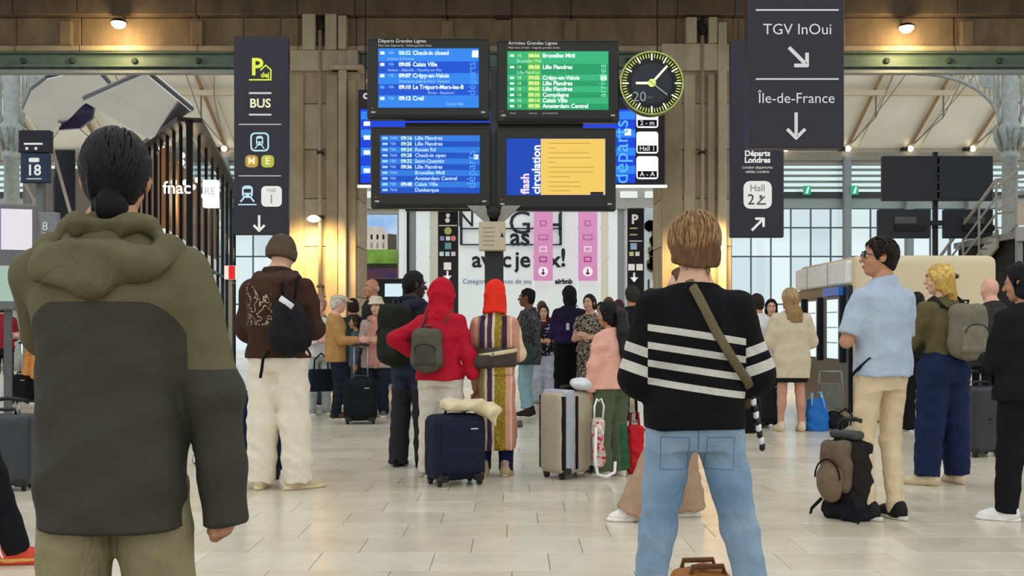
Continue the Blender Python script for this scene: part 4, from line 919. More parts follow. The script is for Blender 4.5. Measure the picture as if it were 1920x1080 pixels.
# ---------------- people: one continuous body each, clothes and hair as parts ----------------
SKIN = {'pale': '#d8a98c', 'tan': '#b98563', 'brown': '#7a4d35', 'dark': '#3a241b', 'pink': '#dba892'}
def skinmat(c): return mat(SKIN.get(c, c), rough=.55, var=.06, scale=25., spec=.35)
class Person:
    """local frame: faces +y, x to the person's right when yaw = 0 seen from behind; z up; sizes scale with height"""
    def __init__(s, label, px, d, H, yaw=0., sex='m', w=1., arms=None, feet=None, head=(0, 0, 0), lean=0., h=.012, skin='pale', loc=None, group=None, cy=0., side=0., al=1.):
        s.H = H; s.k = H/1.75; s.w = w; s.h = h; s.skin = skin; s.sex = sex; s.lean = lean; s.side = side
        s.o = empty('person', loc or (PX(px, d), d, 0), math.radians(yaw), label, 'person', group)
        k = s.k; f = sex == 'f'
        s.sh = (.158 if f else .18)*w
        s.zsh = 1.368
        s.J = {}
        arms = arms or {}; feet = feet or {}
        for sd, g in (('L', -1), ('R', 1)):
            S_ = V3(g*s.sh, -.01, s.zsh); S_ = s.tl(S_)
            a = arms.get(sd, ((.13, -.06, -1), (.04, .16, -1)))
            u = nrm(a[0])*V3(g, 1, 1); v = nrm(a[1])*V3(g, 1, 1)
            E_ = S_+u*.285*al; W_ = E_+v*.25*al
            s.J[sd+'s'], s.J[sd+'e'], s.J[sd+'w'] = S_, E_, W_
            s.J[sd+'d'] = nrm(a[2])*V3(g, 1, 1) if len(a) > 2 else v
            fx, fy, fyaw, lift = (list(feet.get(sd, (.11, 0, 8, 0)))+[0, 0])[:4]
            Hp = V3(g*.088*(.95+.05*w), 0, .90); A = V3(g*fx, fy, .085+lift)
            D = A-Hp; L = np.linalg.norm(D); l1, l2 = .42, .40
            if L >= l1+l2-.004: Kn = Hp+D*(l1/(l1+l2))
            else:
                t = (l1*l1-l2*l2+L*L)/(2*L); hh = math.sqrt(max(l1*l1-t*t, 0)); u_ = D/L
                fw = rotz(math.radians(-g*fyaw))@V3(0, 1, 0); fw = fw-u_*np.dot(fw, u_); Kn = Hp+u_*t+nrm(fw)*hh
            s.J[sd+'h'], s.J[sd+'k'], s.J[sd+'a'], s.J[sd+'f'] = Hp, Kn, A, -g*math.radians(fyaw)
        hb = s.tl(V3(0, .0, 1.50)); s.hb = hb
        s.Rh = rotz(math.radians(head[0]))@rotx(math.radians(head[1]))@roty(math.radians(head[2]))
        s.hc = hb+s.Rh@V3(0, .025, .12)
    def tl(s, p):           # lean of the upper body
        p = V3(*p); t = max(0, p[2]-.95); return p+V3(s.side*t, s.lean*t, 0)
    def emit(s, name, V, Q, m, parent=None):
        return mk(name, V*s.k, Q, m, parent or s.o)
    def part(s, name, S, m, h=None, parent=None):
        V, Q = S.mesh((h or s.h)/s.k); return s.emit(name, V, Q, m, parent)
    def sec(s, ease=0., zlo=.8):
        w = s.w
        if s.sex == 'f': R = [(.78, .16, .10), (.88, .176, .122), (.96, .165, .115), (1.06, .128, .098), (1.13, .127, .1), (1.25, .15, .12), (1.33, .152, .108), (1.39, .137, .085), (1.425, .105, .072), (1.455, .072, .06), (1.53, .05, .05)]
        else: R = [(.78, .155, .10), (.90, .168, .118), (.98, .16, .112), (1.08, .145, .105), (1.2, .158, .115), (1.31, .175, .12), (1.38, .163, .1), (1.425, .125, .08), (1.46, .085, .066), (1.53, .055, .055)]
        return [(z, a*w+ease, b*(.5+.5*w)+ease, s.side*max(0, z-.95), s.lean*max(0, z-.95)-.012) for z, a, b in R]
    def body(s, eyes=False, arms=True, hands=True, sleeves='both', curl=.5, hc=None, palm=None, bare=False):
        J = s.J; S = Sdf(); w = .5+.5*s.w
        q_ = lambda z: .96 if bare or z > 1.1 else .86
        S.loft([(z, a*q_(z), b*q_(z), cx, cy) for z, a, b, cx, cy in s.sec()], k=.03, z0=.86)
        for d in 'LR':
            S.cone(J[d+'h'], J[d+'k'], .076*w, .052*w, .03); S.cone(J[d+'k'], J[d+'a'], .052*w, .036, .03)
            if bare:
                c = J[d+'k']*.68+J[d+'a']*.32; S.ell(c+V3(0, -.018, 0), (.05*w, .052*w, .11), .03)
            S.cone(J[d+'s'], J[d+'e'], .05*w, .041*w, .035); S.cone(J[d+'e'], J[d+'w'], .042*w, .027, .02)
            fd = rotz(J[d+'f'])@V3(0, 1, 0); A = J[d+'a']
            S.cone(A+V3(0, 0, -.045)-fd*.04, A+V3(0, 0, -.055)+fd*.13, .034, .024, .02)
        nb = s.hc+s.Rh@V3(0, -.025, -.05)
        S.cone(s.tl((0, -.02, 1.42)), nb, .056*w*(.84 if s.sex == 'f' else 1), .05*w*(.84 if s.sex == 'f' else 1), .03)
        parts = [S.mesh((max(s.h, .013) if bare else max(s.h*1.4, .019))/s.k)]
        T = Sdf()                                        # head, in its own frame
        T.ell((0, -.012, .025), (.074, .094, .092), .0).ell((0, .022, -.04), (.057, .066, .074), .03).ell((0, .058, -.092), (.026, .022, .02), .03)
        T.cone((0, .086, .012), (0, .107, -.026), .008, .0135, .012).ell((0, .07, .022), (.05, .022, .012), .015)
        for g in (-1, 1):
            T.ell((g*.031, .095, .008), (.017, .014, .011), .01, '-')
            T.ell((g*.0765, -.01, -.004), (.011, .021, .033), .006).ell((g*.04, .06, -.03), (.022, .02, .02), .02)
        T.ell((0, .089, -.058), (.021, .010, .005), .004).ell((0, .086, -.067), (.019, .010, .006), .004)
        nk = .84 if s.sex == 'f' else 1.
        T.cone((0, -.02, -.06), (0, -.035, -.19), .05*w*nk, .056*w*nk, .03)
        V, Q = T.mesh(.0072 if s.h < .0125 else .0095); parts.append((V@s.Rh.T+s.hc, Q))
        if hands:
            for d, g in (('L', -1), ('R', 1)):
                pv = (palm or {}).get(d)
                V, Q = s.hand(g, (hc or {}).get(d, curl)); parts.append((s.place_hand(d, V, pv), Q))
        V, Q = joinm(parts); s.bodyo = s.emit('body', V, Q, skinmat(s.skin))
        if eyes:
            for g in (-1, 1):
                e = MB().lathe([(.0005, -.0115), (.006, -.0098), (.0098, -.006), (.0115, 0), (.0098, .006), (.006, .0098), (.0005, .0115)], n=12)
                c = s.hc+s.Rh@V3(g*.031, .0765, .008)
                s.emit('eye', np.array(e.V)+c, e.Q, mat('#e8e2da', rough=.2, var=0), s.bodyo)
                e2 = MB().lathe([(.0005, .0118), (.0045, .0108), (.0055, .009)], n=10, axis='y')
                s.emit('iris', np.array(e2.V)@s.Rh.T+c, e2.Q, mat('#20140e', rough=.2, var=0), s.bodyo)
                b = Sdf().chain([(g*.012, .094, .027), (g*.032, .092, .032), (g*.05, .08, .027)], [.004, .005, .003], .004)
                V, Q = b.mesh(.004); s.emit('eyebrow', V@s.Rh.T+s.hc, Q, mat('#2a1c14', var=0), s.bodyo)
            b = Sdf().ell((0, .0925, -.059), (.02, .008, .004), .003).ell((0, .09, -.067), (.017, .008, .005), .003)
            V, Q = b.mesh(.0035); s.emit('lips', V@s.Rh.T+s.hc, Q, mat('#a05548', rough=.45, var=.03), s.bodyo)
        return s
    def hand(s, g, curl):
        """hand frame: z along the fingers, y out of the back of the hand, x towards the thumb"""
        S = Sdf(); S.cone((0, 0, -.03), (0, 0, .02), .026, .03, .02, flat=((0, 1, 0), .75))
        S.rbox((0, 0, .05), (.04, .014, .042), .013, .015)
        for i, (x, l, z) in enumerate(((.03, .072, .088), (.010, .08, .092), (-.011, .074, .09), (-.03, .058, .084))):
            a = curl*(.9+.12*i); p = V3(x, 0, z); q = p+V3(x*.12, -math.sin(a*.7), math.cos(a*.7))*l*.5
            r = q+V3(x*.06, -math.sin(a*1.7), math.cos(a*1.7))*l*.32; t = r+V3(0, -math.sin(a*2.3), math.cos(a*2.3))*l*.25
            S.cone(p-V3(0, 0, .02), p, .0095, .0095, .006).chain([p, q, r, t], [.0095, .0088, .0082, .0072], .002)
        p = V3(.03, -.004, .015); q = V3(.058, -.016-.01*curl, .045); r = V3(.06-.02*curl, -.03-.02*curl, .08-.008*curl)
        S.chain([p, q, r], [.014, .011, .0085], .008)
        V, Q = S.mesh(.0055 if s.h < .0125 else .0075)
        return V, Q
    def place_hand(s, d, V, palm=None):
        u = s.J[d+'d']; g = 1 if d == 'R' else -1
        out = V3(*(palm or (g, 0, 0))); out = out*1.0
        y = nrm(out-u*np.dot(out, u)); x = np.cross(y, u)
        # thumb towards the front of the body unless told otherwise
        if x[1] < -.05 or (abs(x[1]) <= .05 and x[2] < 0): x = -x
        M = np.stack([x, y, u], 1)
        return V@M.T+s.J[d+'w']
    # ----- clothes -----
    def trousers(s, m, waist=1.02, thigh=.092, knee=.074, hem=.07, zhem=.03, ease=.012, fold=.006, seed=1, butt=0., k=.03, name='trousers', h=None):
        J = s.J; S = Sdf(); w = .55+.45*s.w
        R = [(z, a, b, cx, cy) for z, a, b, cx, cy in s.sec(ease) if z < 1.15]; R[0] = (.80, R[0][1]*.95, R[0][2], 0, -.012)
        S.loft(R, k=k, z1=waist, z0=.8)
        for d, g in (('L', -1), ('R', 1)):
            hp, kn, an = J[d+'h'], J[d+'k'], J[d+'a']
            u = nrm(an-kn); e = an+u*((an[2]-zhem)/max(.3, -u[2]))
            S.cone(hp, kn, thigh*w, knee*w, k); S.cone(kn, e, knee*w, hem, .02, cap=True)
            if butt: S.ell((g*.075, -.075, .90), (.085, .07+butt, .09), .03)
        if fold: S.folds(fold, (16, 16, 22), seed)
        S.glob(lambda F_, x, y, z: np.maximum(F_, z-waist))
        return s.part(name, S, m, h)
    def top(s, m, hem=.93, ease=.02, hemw=0., sl=(.064, .058, .048), upto=2., fold=.006, seed=2, collar=None, neckz=1.47, k=.045, name='sweater', waistcut=0., h=None, extra=None, blouse=0., open_front=False, bell=0.):
        J = s.J; S = Sdf(); w = .55+.45*s.w
        R = [list(r) for r in s.sec(ease)]
        out = []
        for r in R:
            z = r[0]
            if z < hem: continue
            t = np.clip((1.2-z)/(1.2-hem), 0, 1) if hem < 1.2 else 0
            if waistcut == 0 and z < 1.25:     # straight cut: no narrower than chest*0.95
                r[1] = max(r[1], R[5][1]*.94); r[2] = max(r[2], R[5][2]*.93)
            r[1] += hemw*t; r[2] += hemw*t*.8
            out.append(r)
        f = list(out[0]); f[0] = hem; f[1] += blouse; out.insert(0, f)
        S.loft(out, k=k, z0=hem, z1=1.53)
        for d in 'LR':
            sp, e, wr = J[d+'s'], J[d+'e'], J[d+'w']
            if upto >= 1:
                S.cone(sp, e, sl[0]*w, sl[1]*w, k)
                q = e+(wr-e)*(upto-1); S.cone(e, q, sl[1]*w, sl[2], .025, cap=True)
            elif upto > 0:
                q = sp+(e-sp)*upto; S.cone(sp, q, sl[0]*w, sl[1]*w, k, cap=True)
        if fold: S.folds(fold, (11, 11, 16), seed)
        if extra: extra(S)
        o = s.tl((0, 0, neckz))
        S.glob(lambda F_, x, y, z: np.maximum(F_, (z-o[2])+.25*(y-o[1])))
        if collar:
            hh, rr, th = collar; c = s.tl((0, -.014, 1.455))
            def f2(x, y, z):
                q = np.sqrt((x-c[0])**2+((y-c[1])*.95)**2); rad = rr+.12*(c[2]+hh-z)
                return np.maximum(np.abs(q-rad)-th, np.maximum(c[2]-.05-z, z-c[2]-hh-.25*(c[1]-y)))
            S2 = Sdf(); S2.add(f2, (c[0]-rr*1.6, c[1]-rr*1.6, c[2]-.06), (c[0]+rr*1.6, c[1]+rr*1.6, c[2]+hh+.05))
            S2.folds(.002, (20, 20, 10), seed)
        o = s.part(name, S, m, h)
        if collar: s.part('collar', S2, m if not isinstance(m, list) else m[0], min(s.h, .008), parent=o)
        return o
    def skirt(s, m, top=1.05, hem=.5, a0=.15, a1=.22, b1=.17, fold=.012, seed=3, name='skirt'):
        w = .5+.5*s.w
        S = Sdf().loft([(hem, a1, b1, 0, 0), ((hem+.85)/2, (a1+.19*w)/2, (b1+.15)/2), (.9, .185*w, .14), (top, a0*w, .12)], z0=hem, z1=top).folds(fold, (26, 26, 3), seed)
        return s.part(name, S, m)
    def shoes(s, m, sole='#e8e4dc', L=.0, kind='sneaker', h=None, toe=1.):
        for d, g in (('L', -1), ('R', 1)):
            A = s.J[d+'a']; R = rotz(s.J[d+'f']); b = V3(A[0], A[1], A[2]-.085)
            S = Sdf()
            S.ell((0, -.035, .045), (.043, .055, .05), .0).ell((0, .08, .03), (.048, .105+L, .04), .04).cone((0, -.02, .05), (0, -.03, .12 if kind != 'low' else .085), .043, .042, .03).cone((0, .03, .06), (0, .1, .04), .04, .035, .03)
            S.glob(lambda F_, x, y, z: np.maximum(F_, .012-z))
            V, Q = S.mesh((h or (.009 if s.h < .0125 else .012))/s.k); o = s.emit('shoe', V@R.T+b, Q, m)
            def f(x, y, z, L=L):
                yy = (y-.05)/(.145+L); w = .047+.008*np.sin(np.clip(yy, -1, 1)*1.8)
                q = (np.abs(x/w)**2.6+np.abs(yy)**2.6)**(1/2.6); return np.maximum((q-1)*.05, np.abs(z-.014)-.014)
            V, Q = Sdf().add(f, (-.06, -.1-L, 0), (.06, .2+L, .03)).mesh((.009 if s.h < .0125 else .013)/s.k); s.emit('sole', V@R.T+b, Q, mat(sole, rough=.7), o)
        return s
    # ----- hair, hats, scarves: made in the head frame -----
    def hpart(s, name, S, m, h=None):
        V, Q = S.mesh(h or min(s.h, .009)); return s.emit(name, V@s.Rh.T+s.hc, Q, m)
    def cap(s, t=.014, face=.055, low=0., slope=.35, front=1.):
        S = Sdf(); S.ell((0, -.014, .028), (.074+t, .094+t, .092+t), 0); S.ell((0, -.045, -.02), (.062+t, .055+t, .08+t), .03)
        for e in (-1, 1): S.ell((e*.088, -.006, -.01), (.024, .026, .036), .006, '-')
        def g(F_, x, y, z):
            f1 = y-(face+slope*(z-.06)); f2 = (-.02+(y-.03)*.54+low)-z+0*x
            return np.maximum(np.maximum(F_, f1), f2)
        return S, g
    def hair(s, color, style='short', t=.014, length=.3, seed=0, rough=.6, grain=.004, face=.055):
        m = mat(color, rough=rough, var=.35, scale=40., stretch=(3, 3, .5), bump=.5, bscale=120., spec=.2)
        S, g = s.cap(t, face=face, low=-.03 if style in ('bob', 'long', 'bun') else 0)
        if style == 'afro':
            S = Sdf().ell((0, -.025, .045), (.1+t, .112+t, .1+t), 0).ell((0, -.06, -.02), (.08+t, .07+t, .08), .04)
            g = lambda F_, x, y, z: np.maximum(np.maximum(F_, y-(.06+.35*(z-.05))), -.075-z+.3*y+0*x)
            grain = .012
        if style == 'bob':
            S.loft([(-length, .07, .05, 0, -.05), (-.07, .088+t*.5, .065, 0, -.045), (.04, .08, .07, 0, -.04)], k=.03)
        g0 = g
        S.glob(g)
        S.folds(grain, (60, 60, 12), seed)
        if style in ('long', 'pony', 'bun', 'loose'):
            S2 = Sdf()
            if style == 'long':
                S2.loft([(-length, .05, .028, 0, -.085), (-length*.6, .082, .04, 0, -.095), (-.1, .09, .055, 0, -.075), (.0, .084, .07, 0, -.05), (.06, .07, .06, 0, -.04)], k=.02)
            if style == 'loose':
                bk = -max(0, length-.18)*.7
                S2.loft([(-length, .07, .04, .0, -.07+bk), (-length*.55, .1, .06, 0, -.06+bk*.8), (-.08, .1, .08, 0, -.04), (.0, .092, .085, 0, -.035), (.07, .07, .07, 0, -.03)], k=.02)
            if style == 'pony':
                S2.chain([(0, -.08, .05), (0, -.125, .03), (0, -.13, -.06), (0, -.115, -length*.6), (0, -.1, -length)], [.03, .036, .042, .038, .012], .02)
            if style == 'bun':
                S2.ell((0, -.1, -.09), (.042, .04, .045), .02)
            S2.folds(grain*1.3, (70, 70, 6), seed+3)
            a = S.mesh(.008 if s.h < .0125 else .010); b = S2.mesh(.008 if s.h < .0125 else .010); V, Q = joinm([a, b])
            return s.emit('hair', V@s.Rh.T+s.hc, Q, m)
        return s.hpart('hair', S, m, .008 if s.h < .0125 else .010)
    def locks(s, color, n=160, L=.07, t=.018, seed=0, w=.009, part=0., mess=.3, zmin=-.06, fall=0., tie=None):
        """separate locks of hair lying over the scalp, combed back and down"""
        rg = random.Random(seed); M = MB(); c = V3(0, -.014, .026); r = V3(.074+t, .094+t, .092+t)
        for i in range(n):
            th = rg.uniform(-math.pi, math.pi); ph = math.acos(rg.uniform(-.35, 1)); u = V3(math.sin(ph)*math.sin(th), -math.sin(ph)*math.cos(th), math.cos(ph)); p = c+u*r
            if (abs(p[0]) > .06 and abs(p[1]+.005) < .036 and p[2] < .035) or p[1] > .05+.4*(p[2]-.06) or p[2] < -.02+(p[1]-.03)*.54: continue
            P = [p-u*.006]; q = p.copy(); l = L*rg.uniform(.7, 1.3); vel = None
            for k in range(6):
                uu = nrm((q-c)/r); dn = V3(u[0]*.3+part*.2, -.35, -1.0) if tie is None else V3(*tie)-q
                dn = nrm(dn)+V3(rg.uniform(-1, 1), rg.uniform(-1, 1), rg.uniform(-1, 1))*mess; tg = dn-uu*np.dot(dn, uu)*(1-fall*k/6); q = q+nrm(tg)*l/6
                if q[2] > zmin-.02 and fall < .5: q = c+nrm((q-c)/r)*r*(1+.02*rg.random())
                P.append(q.copy())
            M.tube(P, [w*.7, w, w, w*.95, w*.8, w*.55, w*.2], 5)
        m = mat(color, rough=.5, var=.4, scale=40., bump=.3, bscale=150., spec=.25)
        return s.emit('hair_locks', np.array(M.V)@s.Rh.T+s.hc, M.Q, m)
    def strap(s, pts, r, m, name='strap', flat=(0, 1, 0), parent=None, n=8):
        P = [V3(*p)*s.k for p in pts]; Q = []
        for i in range(len(P)-1):           # Catmull-Rom smoothing
            p0, p1, p2, p3 = P[max(i-1, 0)], P[i], P[i+1], P[min(i+2, len(P)-1)]
            for t in (0, .25, .5, .75): Q.append(.5*((2*p1)+(-p0+p2)*t+(2*p0-5*p1+4*p2-p3)*t*t+(-p0+3*p1-3*p2+p3)*t**3))
        Q.append(P[-1])
        return MB().tube(Q, r, n, flat).build(name, m, parent or s.o, True)
    def at(s):                              # an Empty's transform for a thing worn by this person
        return tuple(s.o.location), s.o.rotation_euler[2]

class X_:
    """tiny expression builder for shader maths on object coordinates"""
    def __init__(s, N, L, sock): s.N, s.L, s.s = N, L, sock
    def op(s, o, b=0., c=None):
        n = s.N.new('ShaderNodeMath'); n.operation = o; s.L.new(s.s, n.inputs[0])
        if isinstance(b, X_): s.L.new(b.s, n.inputs[1])
        else: n.inputs[1].default_value = b
        return X_(s.N, s.L, n.outputs[0])
    def __add__(s, b): return s.op('ADD', b)
    def __sub__(s, b): return s.op('SUBTRACT', b)
    def __mul__(s, b): return s.op('MULTIPLY', b)
    def __lt__(s, b): return s.op('LESS_THAN', b)
    def __gt__(s, b): return s.op('GREATER_THAN', b)
    def __abs__(s): return s.op('ABSOLUTE')
    def __or__(s, b): return s.op('MAXIMUM', b)
    def __and__(s, b): return s.op('MULTIPLY', b)
def masked(base, layers, rough=.9, nscale=14., var=.08, bump=.25, bscale=90., crease=.3, cscale=7.):
    """cloth whose panels, stripes or prints follow masks f(x, y, z, noise) -> 0/1 in object space"""
    m, N, L, b = nodes('masked_cloth'); b.inputs['Roughness'].default_value = rough; b.inputs['Specular IOR Level'].default_value = .15
    tc = N.new('ShaderNodeTexCoord'); sp = N.new('ShaderNodeSeparateXYZ'); L.new(tc.outputs['Object'], sp.inputs[0])
    x, y, z = (X_(N, L, sp.outputs[i]) for i in range(3))
    def noise(sc, det=2, st=(1, 1, 1)):
        mp = N.new('ShaderNodeMapping'); mp.inputs['Scale'].default_value = st; L.new(tc.outputs['Object'], mp.inputs[0])
        n = N.new('ShaderNodeTexNoise'); n.inputs['Scale'].default_value = sc; n.inputs['Detail'].default_value = det; L.new(mp.outputs[0], n.inputs['Vector']); return X_(N, L, n.outputs['Fac'])
    cur = N.new('ShaderNodeRGB'); cur.outputs[0].default_value = (*srgb(base), 1); cur = cur.outputs[0]
    for f, c in layers:
        k = f(x, y, z, noise); mx = N.new('ShaderNodeMix'); mx.data_type = 'RGBA'; L.new(k.s, mx.inputs['Factor']); L.new(cur, mx.inputs['A']); mx.inputs['B'].default_value = (*srgb(c), 1); cur = mx.outputs['Result']
    nv = noise(nscale, 4); k = (nv-.5)*(var*4)+1.
    mu = N.new('ShaderNodeVectorMath'); mu.operation = 'SCALE'; L.new(cur, mu.inputs[0]); L.new(k.s, mu.inputs['Scale']); L.new(mu.outputs[0], b.inputs['Base Color'])
    if bump:
        nb_ = noise(bscale, 3); bp = N.new('ShaderNodeBump'); bp.inputs['Strength'].default_value = bump; bp.inputs['Distance'].default_value = .01; L.new(nb_.s, bp.inputs['Height']); L.new(bp.outputs[0], b.inputs['Normal'])
        if crease: creases(N, L, tc, bp, crease, cscale)
    return m
def bands(t, lst):
    r = None
    for c, hw in lst:
        k = abs(t-c) < hw; r = k if r is None else (r | k)
    return r
# ---------------- bags ----------------
def worn(name, label, cat, p, group=None):
    loc, rz = p.at(); return empty(name, loc, rz, label, cat, group)
def backpack(label, p, c, size, m, m2=None, name='backpack', straps=True, pocket=True, rot=0., seed=4, h=None, strapm=None, droop=0., smx=None):
    o = worn(name, label, 'backpack', p); k = p.k; w, d, hh = size; c = V3(*c); h = h or p.h
    Rm = rotz(math.radians(rot)); S = Sdf().rbox((0, 0, 0), (w/2, d/2, hh/2), min(w, d)*.42)
    S.ell((0, -.01, -hh*.2-droop), (w*.52, d*.55, hh*.34), .04).folds(.006, (18, 18, 18), seed)
    V, Q = S.mesh(h/k); bo = mk('pack_body', (V@Rm.T+c)*k, Q, m, o)
    if pocket:
        S = Sdf().rbox((0, -d*.5, -hh*.16), (w*.36, .03, hh*.25), .028).folds(.004, (20, 20, 20), seed+1); V, Q = S.mesh(h/k); mk('front_pocket', (V@Rm.T+c)*k, Q, m2 or m, o)
        mk('zip', *(lambda b: (np.array(b.V)@Rm.T*k+c*k, b.Q))(MB().tube([(w*.34*math.cos(t), -d*.52-.03, -hh*.04+hh*.16*math.sin(t)) for t in np.linspace(0, math.pi, 10)], .004, 6)), mat('#1c1a18'), o)
    V, Q = Sdf().chain([(-.03, d*.3, hh*.46), (-.03, d*.2, hh*.56), (.03, d*.2, hh*.56), (.03, d*.3, hh*.46)], .008, .005).mesh(.007); mk('grab_handle', (V@Rm.T+c)*k, Q, strapm or m, o)
    if straps:
        for g in (-1, 1):
            sx = g*(smx or p.sh*.62); pt = [c+Rm@V3(g*w*.28, d*.45, hh*.40), p.tl((sx, -.115, 1.40)), p.tl((sx, -.03, 1.47)), p.tl((sx*1.05, .09, 1.40)), p.tl((sx*1.35, .125, 1.2)), p.tl((sx*1.55, .02, 1.08)), c+Rm@V3(g*w*.42, d*.4, -hh*.35)]
            Pn = [q*k for q in pt]; Pn2 = []
            for i in range(len(Pn)-1):
                for t in (0, .33, .66): Pn2.append(Pn[i]*(1-t)+Pn[i+1]*t)
            Pn2.append(Pn[-1]); MB().tube(Pn2, .026*k, 8, (1, 0, .01)).build('shoulder_strap', strapm or m, o, True)
    return o
def suitcase(label, px, d, size, yaw, m, style='soft', handle=0., hm=None, group=None, tilt=0., px_is_x=None, h=.018, m2=None, wheels=True):
    w, dp, hh = size; o = empty('suitcase', (PX(px, d), d, 0), math.radians(yaw), label, 'suitcase', group)
    if tilt: o.rotation_euler = (math.radians(tilt), 0, math.radians(yaw))
    z0 = .042; S = Sdf().rbox((0, 0, z0+hh/2), (w/2, dp/2, hh/2), .07 if style == 'soft' else .05)
    if style == 'hard':
        for i in range(5):
            x = (i-2)*w/6
            for g in (-1, 1): S.rbox((x, g*dp/2, z0+hh/2), (.006, .006, hh*.44), .004, .004, '-')
    else: S.folds(.004, (12, 12, 12), 5)
    V, Q = S.mesh(h); b = mk('shell', V, Q, m, o)
    blk = plastic('#161616')
    if style == 'soft':
        for g in (-1,):
            S = Sdf().rbox((0, g*dp/2, z0+hh*.55), (w*.4, .025, hh*.36), .022).folds(.004, (16, 16, 16), 8); V, Q = S.mesh(h); mk('front_pocket', V, Q, m2 or m, o)
            S = Sdf().rbox((0, g*dp/2-.01, z0+hh*.32), (w*.38, .03, hh*.2), .025); V, Q = S.mesh(h); mk('front_pocket', V, Q, m2 or m, o)
        MB().tube([((w/2-.05)*math.cos(a)*1.0, -dp/2-.012, z0+hh*.5+(hh/2-.06)*math.sin(a)) for a in np.linspace(0, 2*math.pi, 41)], .005, 5).build('zip', blk, o)
        box('badge', -.03+w*.2, .03+w*.2, -dp/2-.032, -dp/2-.024, z0+hh*.78, z0+hh*.80, mat('#c8c8c8', metal=.5, rough=.4), o)
    for gx in (-1, 1):
        if wheels:
            for gy in (-1, 1):
                MB().lathe([(.01, -.016), (.024, -.014), (.026, 0), (.024, .014), (.01, .016)], (gx*(w/2-.05), gy*(dp/2-.05), .026), 14, 'x').build('wheel', blk, o, True)
                box('wheel_fork', gx*(w/2-.05)-.024, gx*(w/2-.05)+.024, gy*(dp/2-.05)-.02, gy*(dp/2-.05)+.02, .03, z0+.03, blk, o, .005)
        box('corner_guard', gx*(w/2-.07)-.04, gx*(w/2-.07)+.04, -dp/2-.004, -dp/2+.05, z0-.004, z0+.06, blk, o, .01)
    MB().tube([(-.08, 0, z0+hh), (-.075, 0, z0+hh+.035), (.075, 0, z0+hh+.035), (.08, 0, z0+hh)], .013, 8).build('grab_handle', blk, o, True)
    MB().tube([(0, -dp/2+.01, z0+hh*.5), (0, -dp/2-.01, z0+hh*.5)], .01).build('latch', blk, o) if style == 'hard' else None
    if handle:
        zz = z0+hh+handle; sv = mat('#9a9a9a', rough=.35, metal=.7)
        for g in (-1, 1): MB().tube([(g*w*.2, dp/2-.05, z0+hh-.05), (g*w*.2, dp/2-.05, zz)], .009, 8).build('telescopic_rod', hm or sv, o, True)
        MB().tube([(-w*.2-.02, dp/2-.05, zz), (0, dp/2-.05, zz+.012), (w*.2+.02, dp/2-.05, zz)], .016, 8).build('pull_grip', blk, o, True)
    return o
# ================= people, nearest first =================
OL, OD = '#655e43', '#403f36'
# --- man in the olive two-tone jacket
g1 = Person('man seen from behind in olive two-tone hooded jacket, dark hair', 214, 2.63, 1.70, 0, 'm', 1.0, h=.008, skin='tan', al=1.08, head=(13, -4, 0),
            arms={'R': ((.26, .02, -1), (.06, .1, -1)), 'L': ((.3, .85, -.5), (-.5, .8, .2))}, feet={'L': (.13, 0, 8), 'R': (.12, 0, 8)})
g1.body(curl=.7, hc={'R': 1.5})
jm = masked(OL, [(lambda x, y, z, n: (z+((abs(x-.01)-.10) | 0.)*((abs(x-.01)-.10) | 0.)*9. < 1.262) & (abs(x-.01) < .192), OD), (lambda x, y, z, n: (z < 1.10) & (x > .12), OD), (lambda x, y, z, n: (z < .98), OD)], rough=.75, var=.05, bump=.12, bscale=40., crease=.22, cscale=3.5)
g1.trousers(cloth('#8e8564', rough=.85), thigh=.096, knee=.09, hem=.085, fold=.006, waist=.86, ease=.0)
g1.shoes(cloth('#4a4238'))
g1j = g1.top(jm, hem=.732, ease=.02, sl=(.074, .068, .058), upto=2.25, fold=.006, seed=5, k=.035, neckz=1.5, name='jacket', waistcut=0.)
S = Sdf()
S.chain([(-.115, .06, 1.44), (-.15, -.04, 1.43), (-.12, -.115, 1.39), (0, -.135, 1.345), (.12, -.115, 1.39), (.15, -.04, 1.43), (.115, .06, 1.44)], [.035, .036, .036, .038, .036, .036, .035], .03)
S.chain([(-.085, .07, 1.47), (-.1, -.03, 1.49), (-.06, -.09, 1.49), (.06, -.09, 1.49), (.1, -.03, 1.49), (.085, .07, 1.47)], [.022]*6, .03)
S.ell((0, -.125, 1.40), (.14, .045, .06), .03).folds(.009, (20, 20, 22), 11)
S.ell((0, -.13, 1.47), (.07, .03, .02), .02, '-')
g1.part('hood', S, cloth(OL, rough=.75, bump=.12, bscale=40.), .008, parent=g1j)
S = Sdf()
S.chain([(-.06, .05, 1.49), (-.072, -.03, 1.5), (-.04, -.075, 1.505), (.04, -.075, 1.505), (.07, -.03, 1.5)], [.012]*5, .01); g1.part('shirt_collar', S, cloth('#cfc9bb'), .008)
g1.hair('#0b0908', 'bun', t=.008, seed=2, grain=.006); g1.locks('#0d0a09', 520, .12, .010, 3, .0045, mess=.2, tie=(0, -.1, -.09))
for g in (-1, 1): g1.emit('glasses_arm', np.array(MB().tube([(g*.079, -.03, .005), (g*.08, .05, .012), (g*.078, .098, .012)], .0025, 6).V)@g1.Rh.T+g1.hc, MB().tube([(0, 0, 0), (0, 1, 0), (0, 2, 0)], .0025, 6).Q, mat('#c9b9a0', rough=.3, metal=.5))
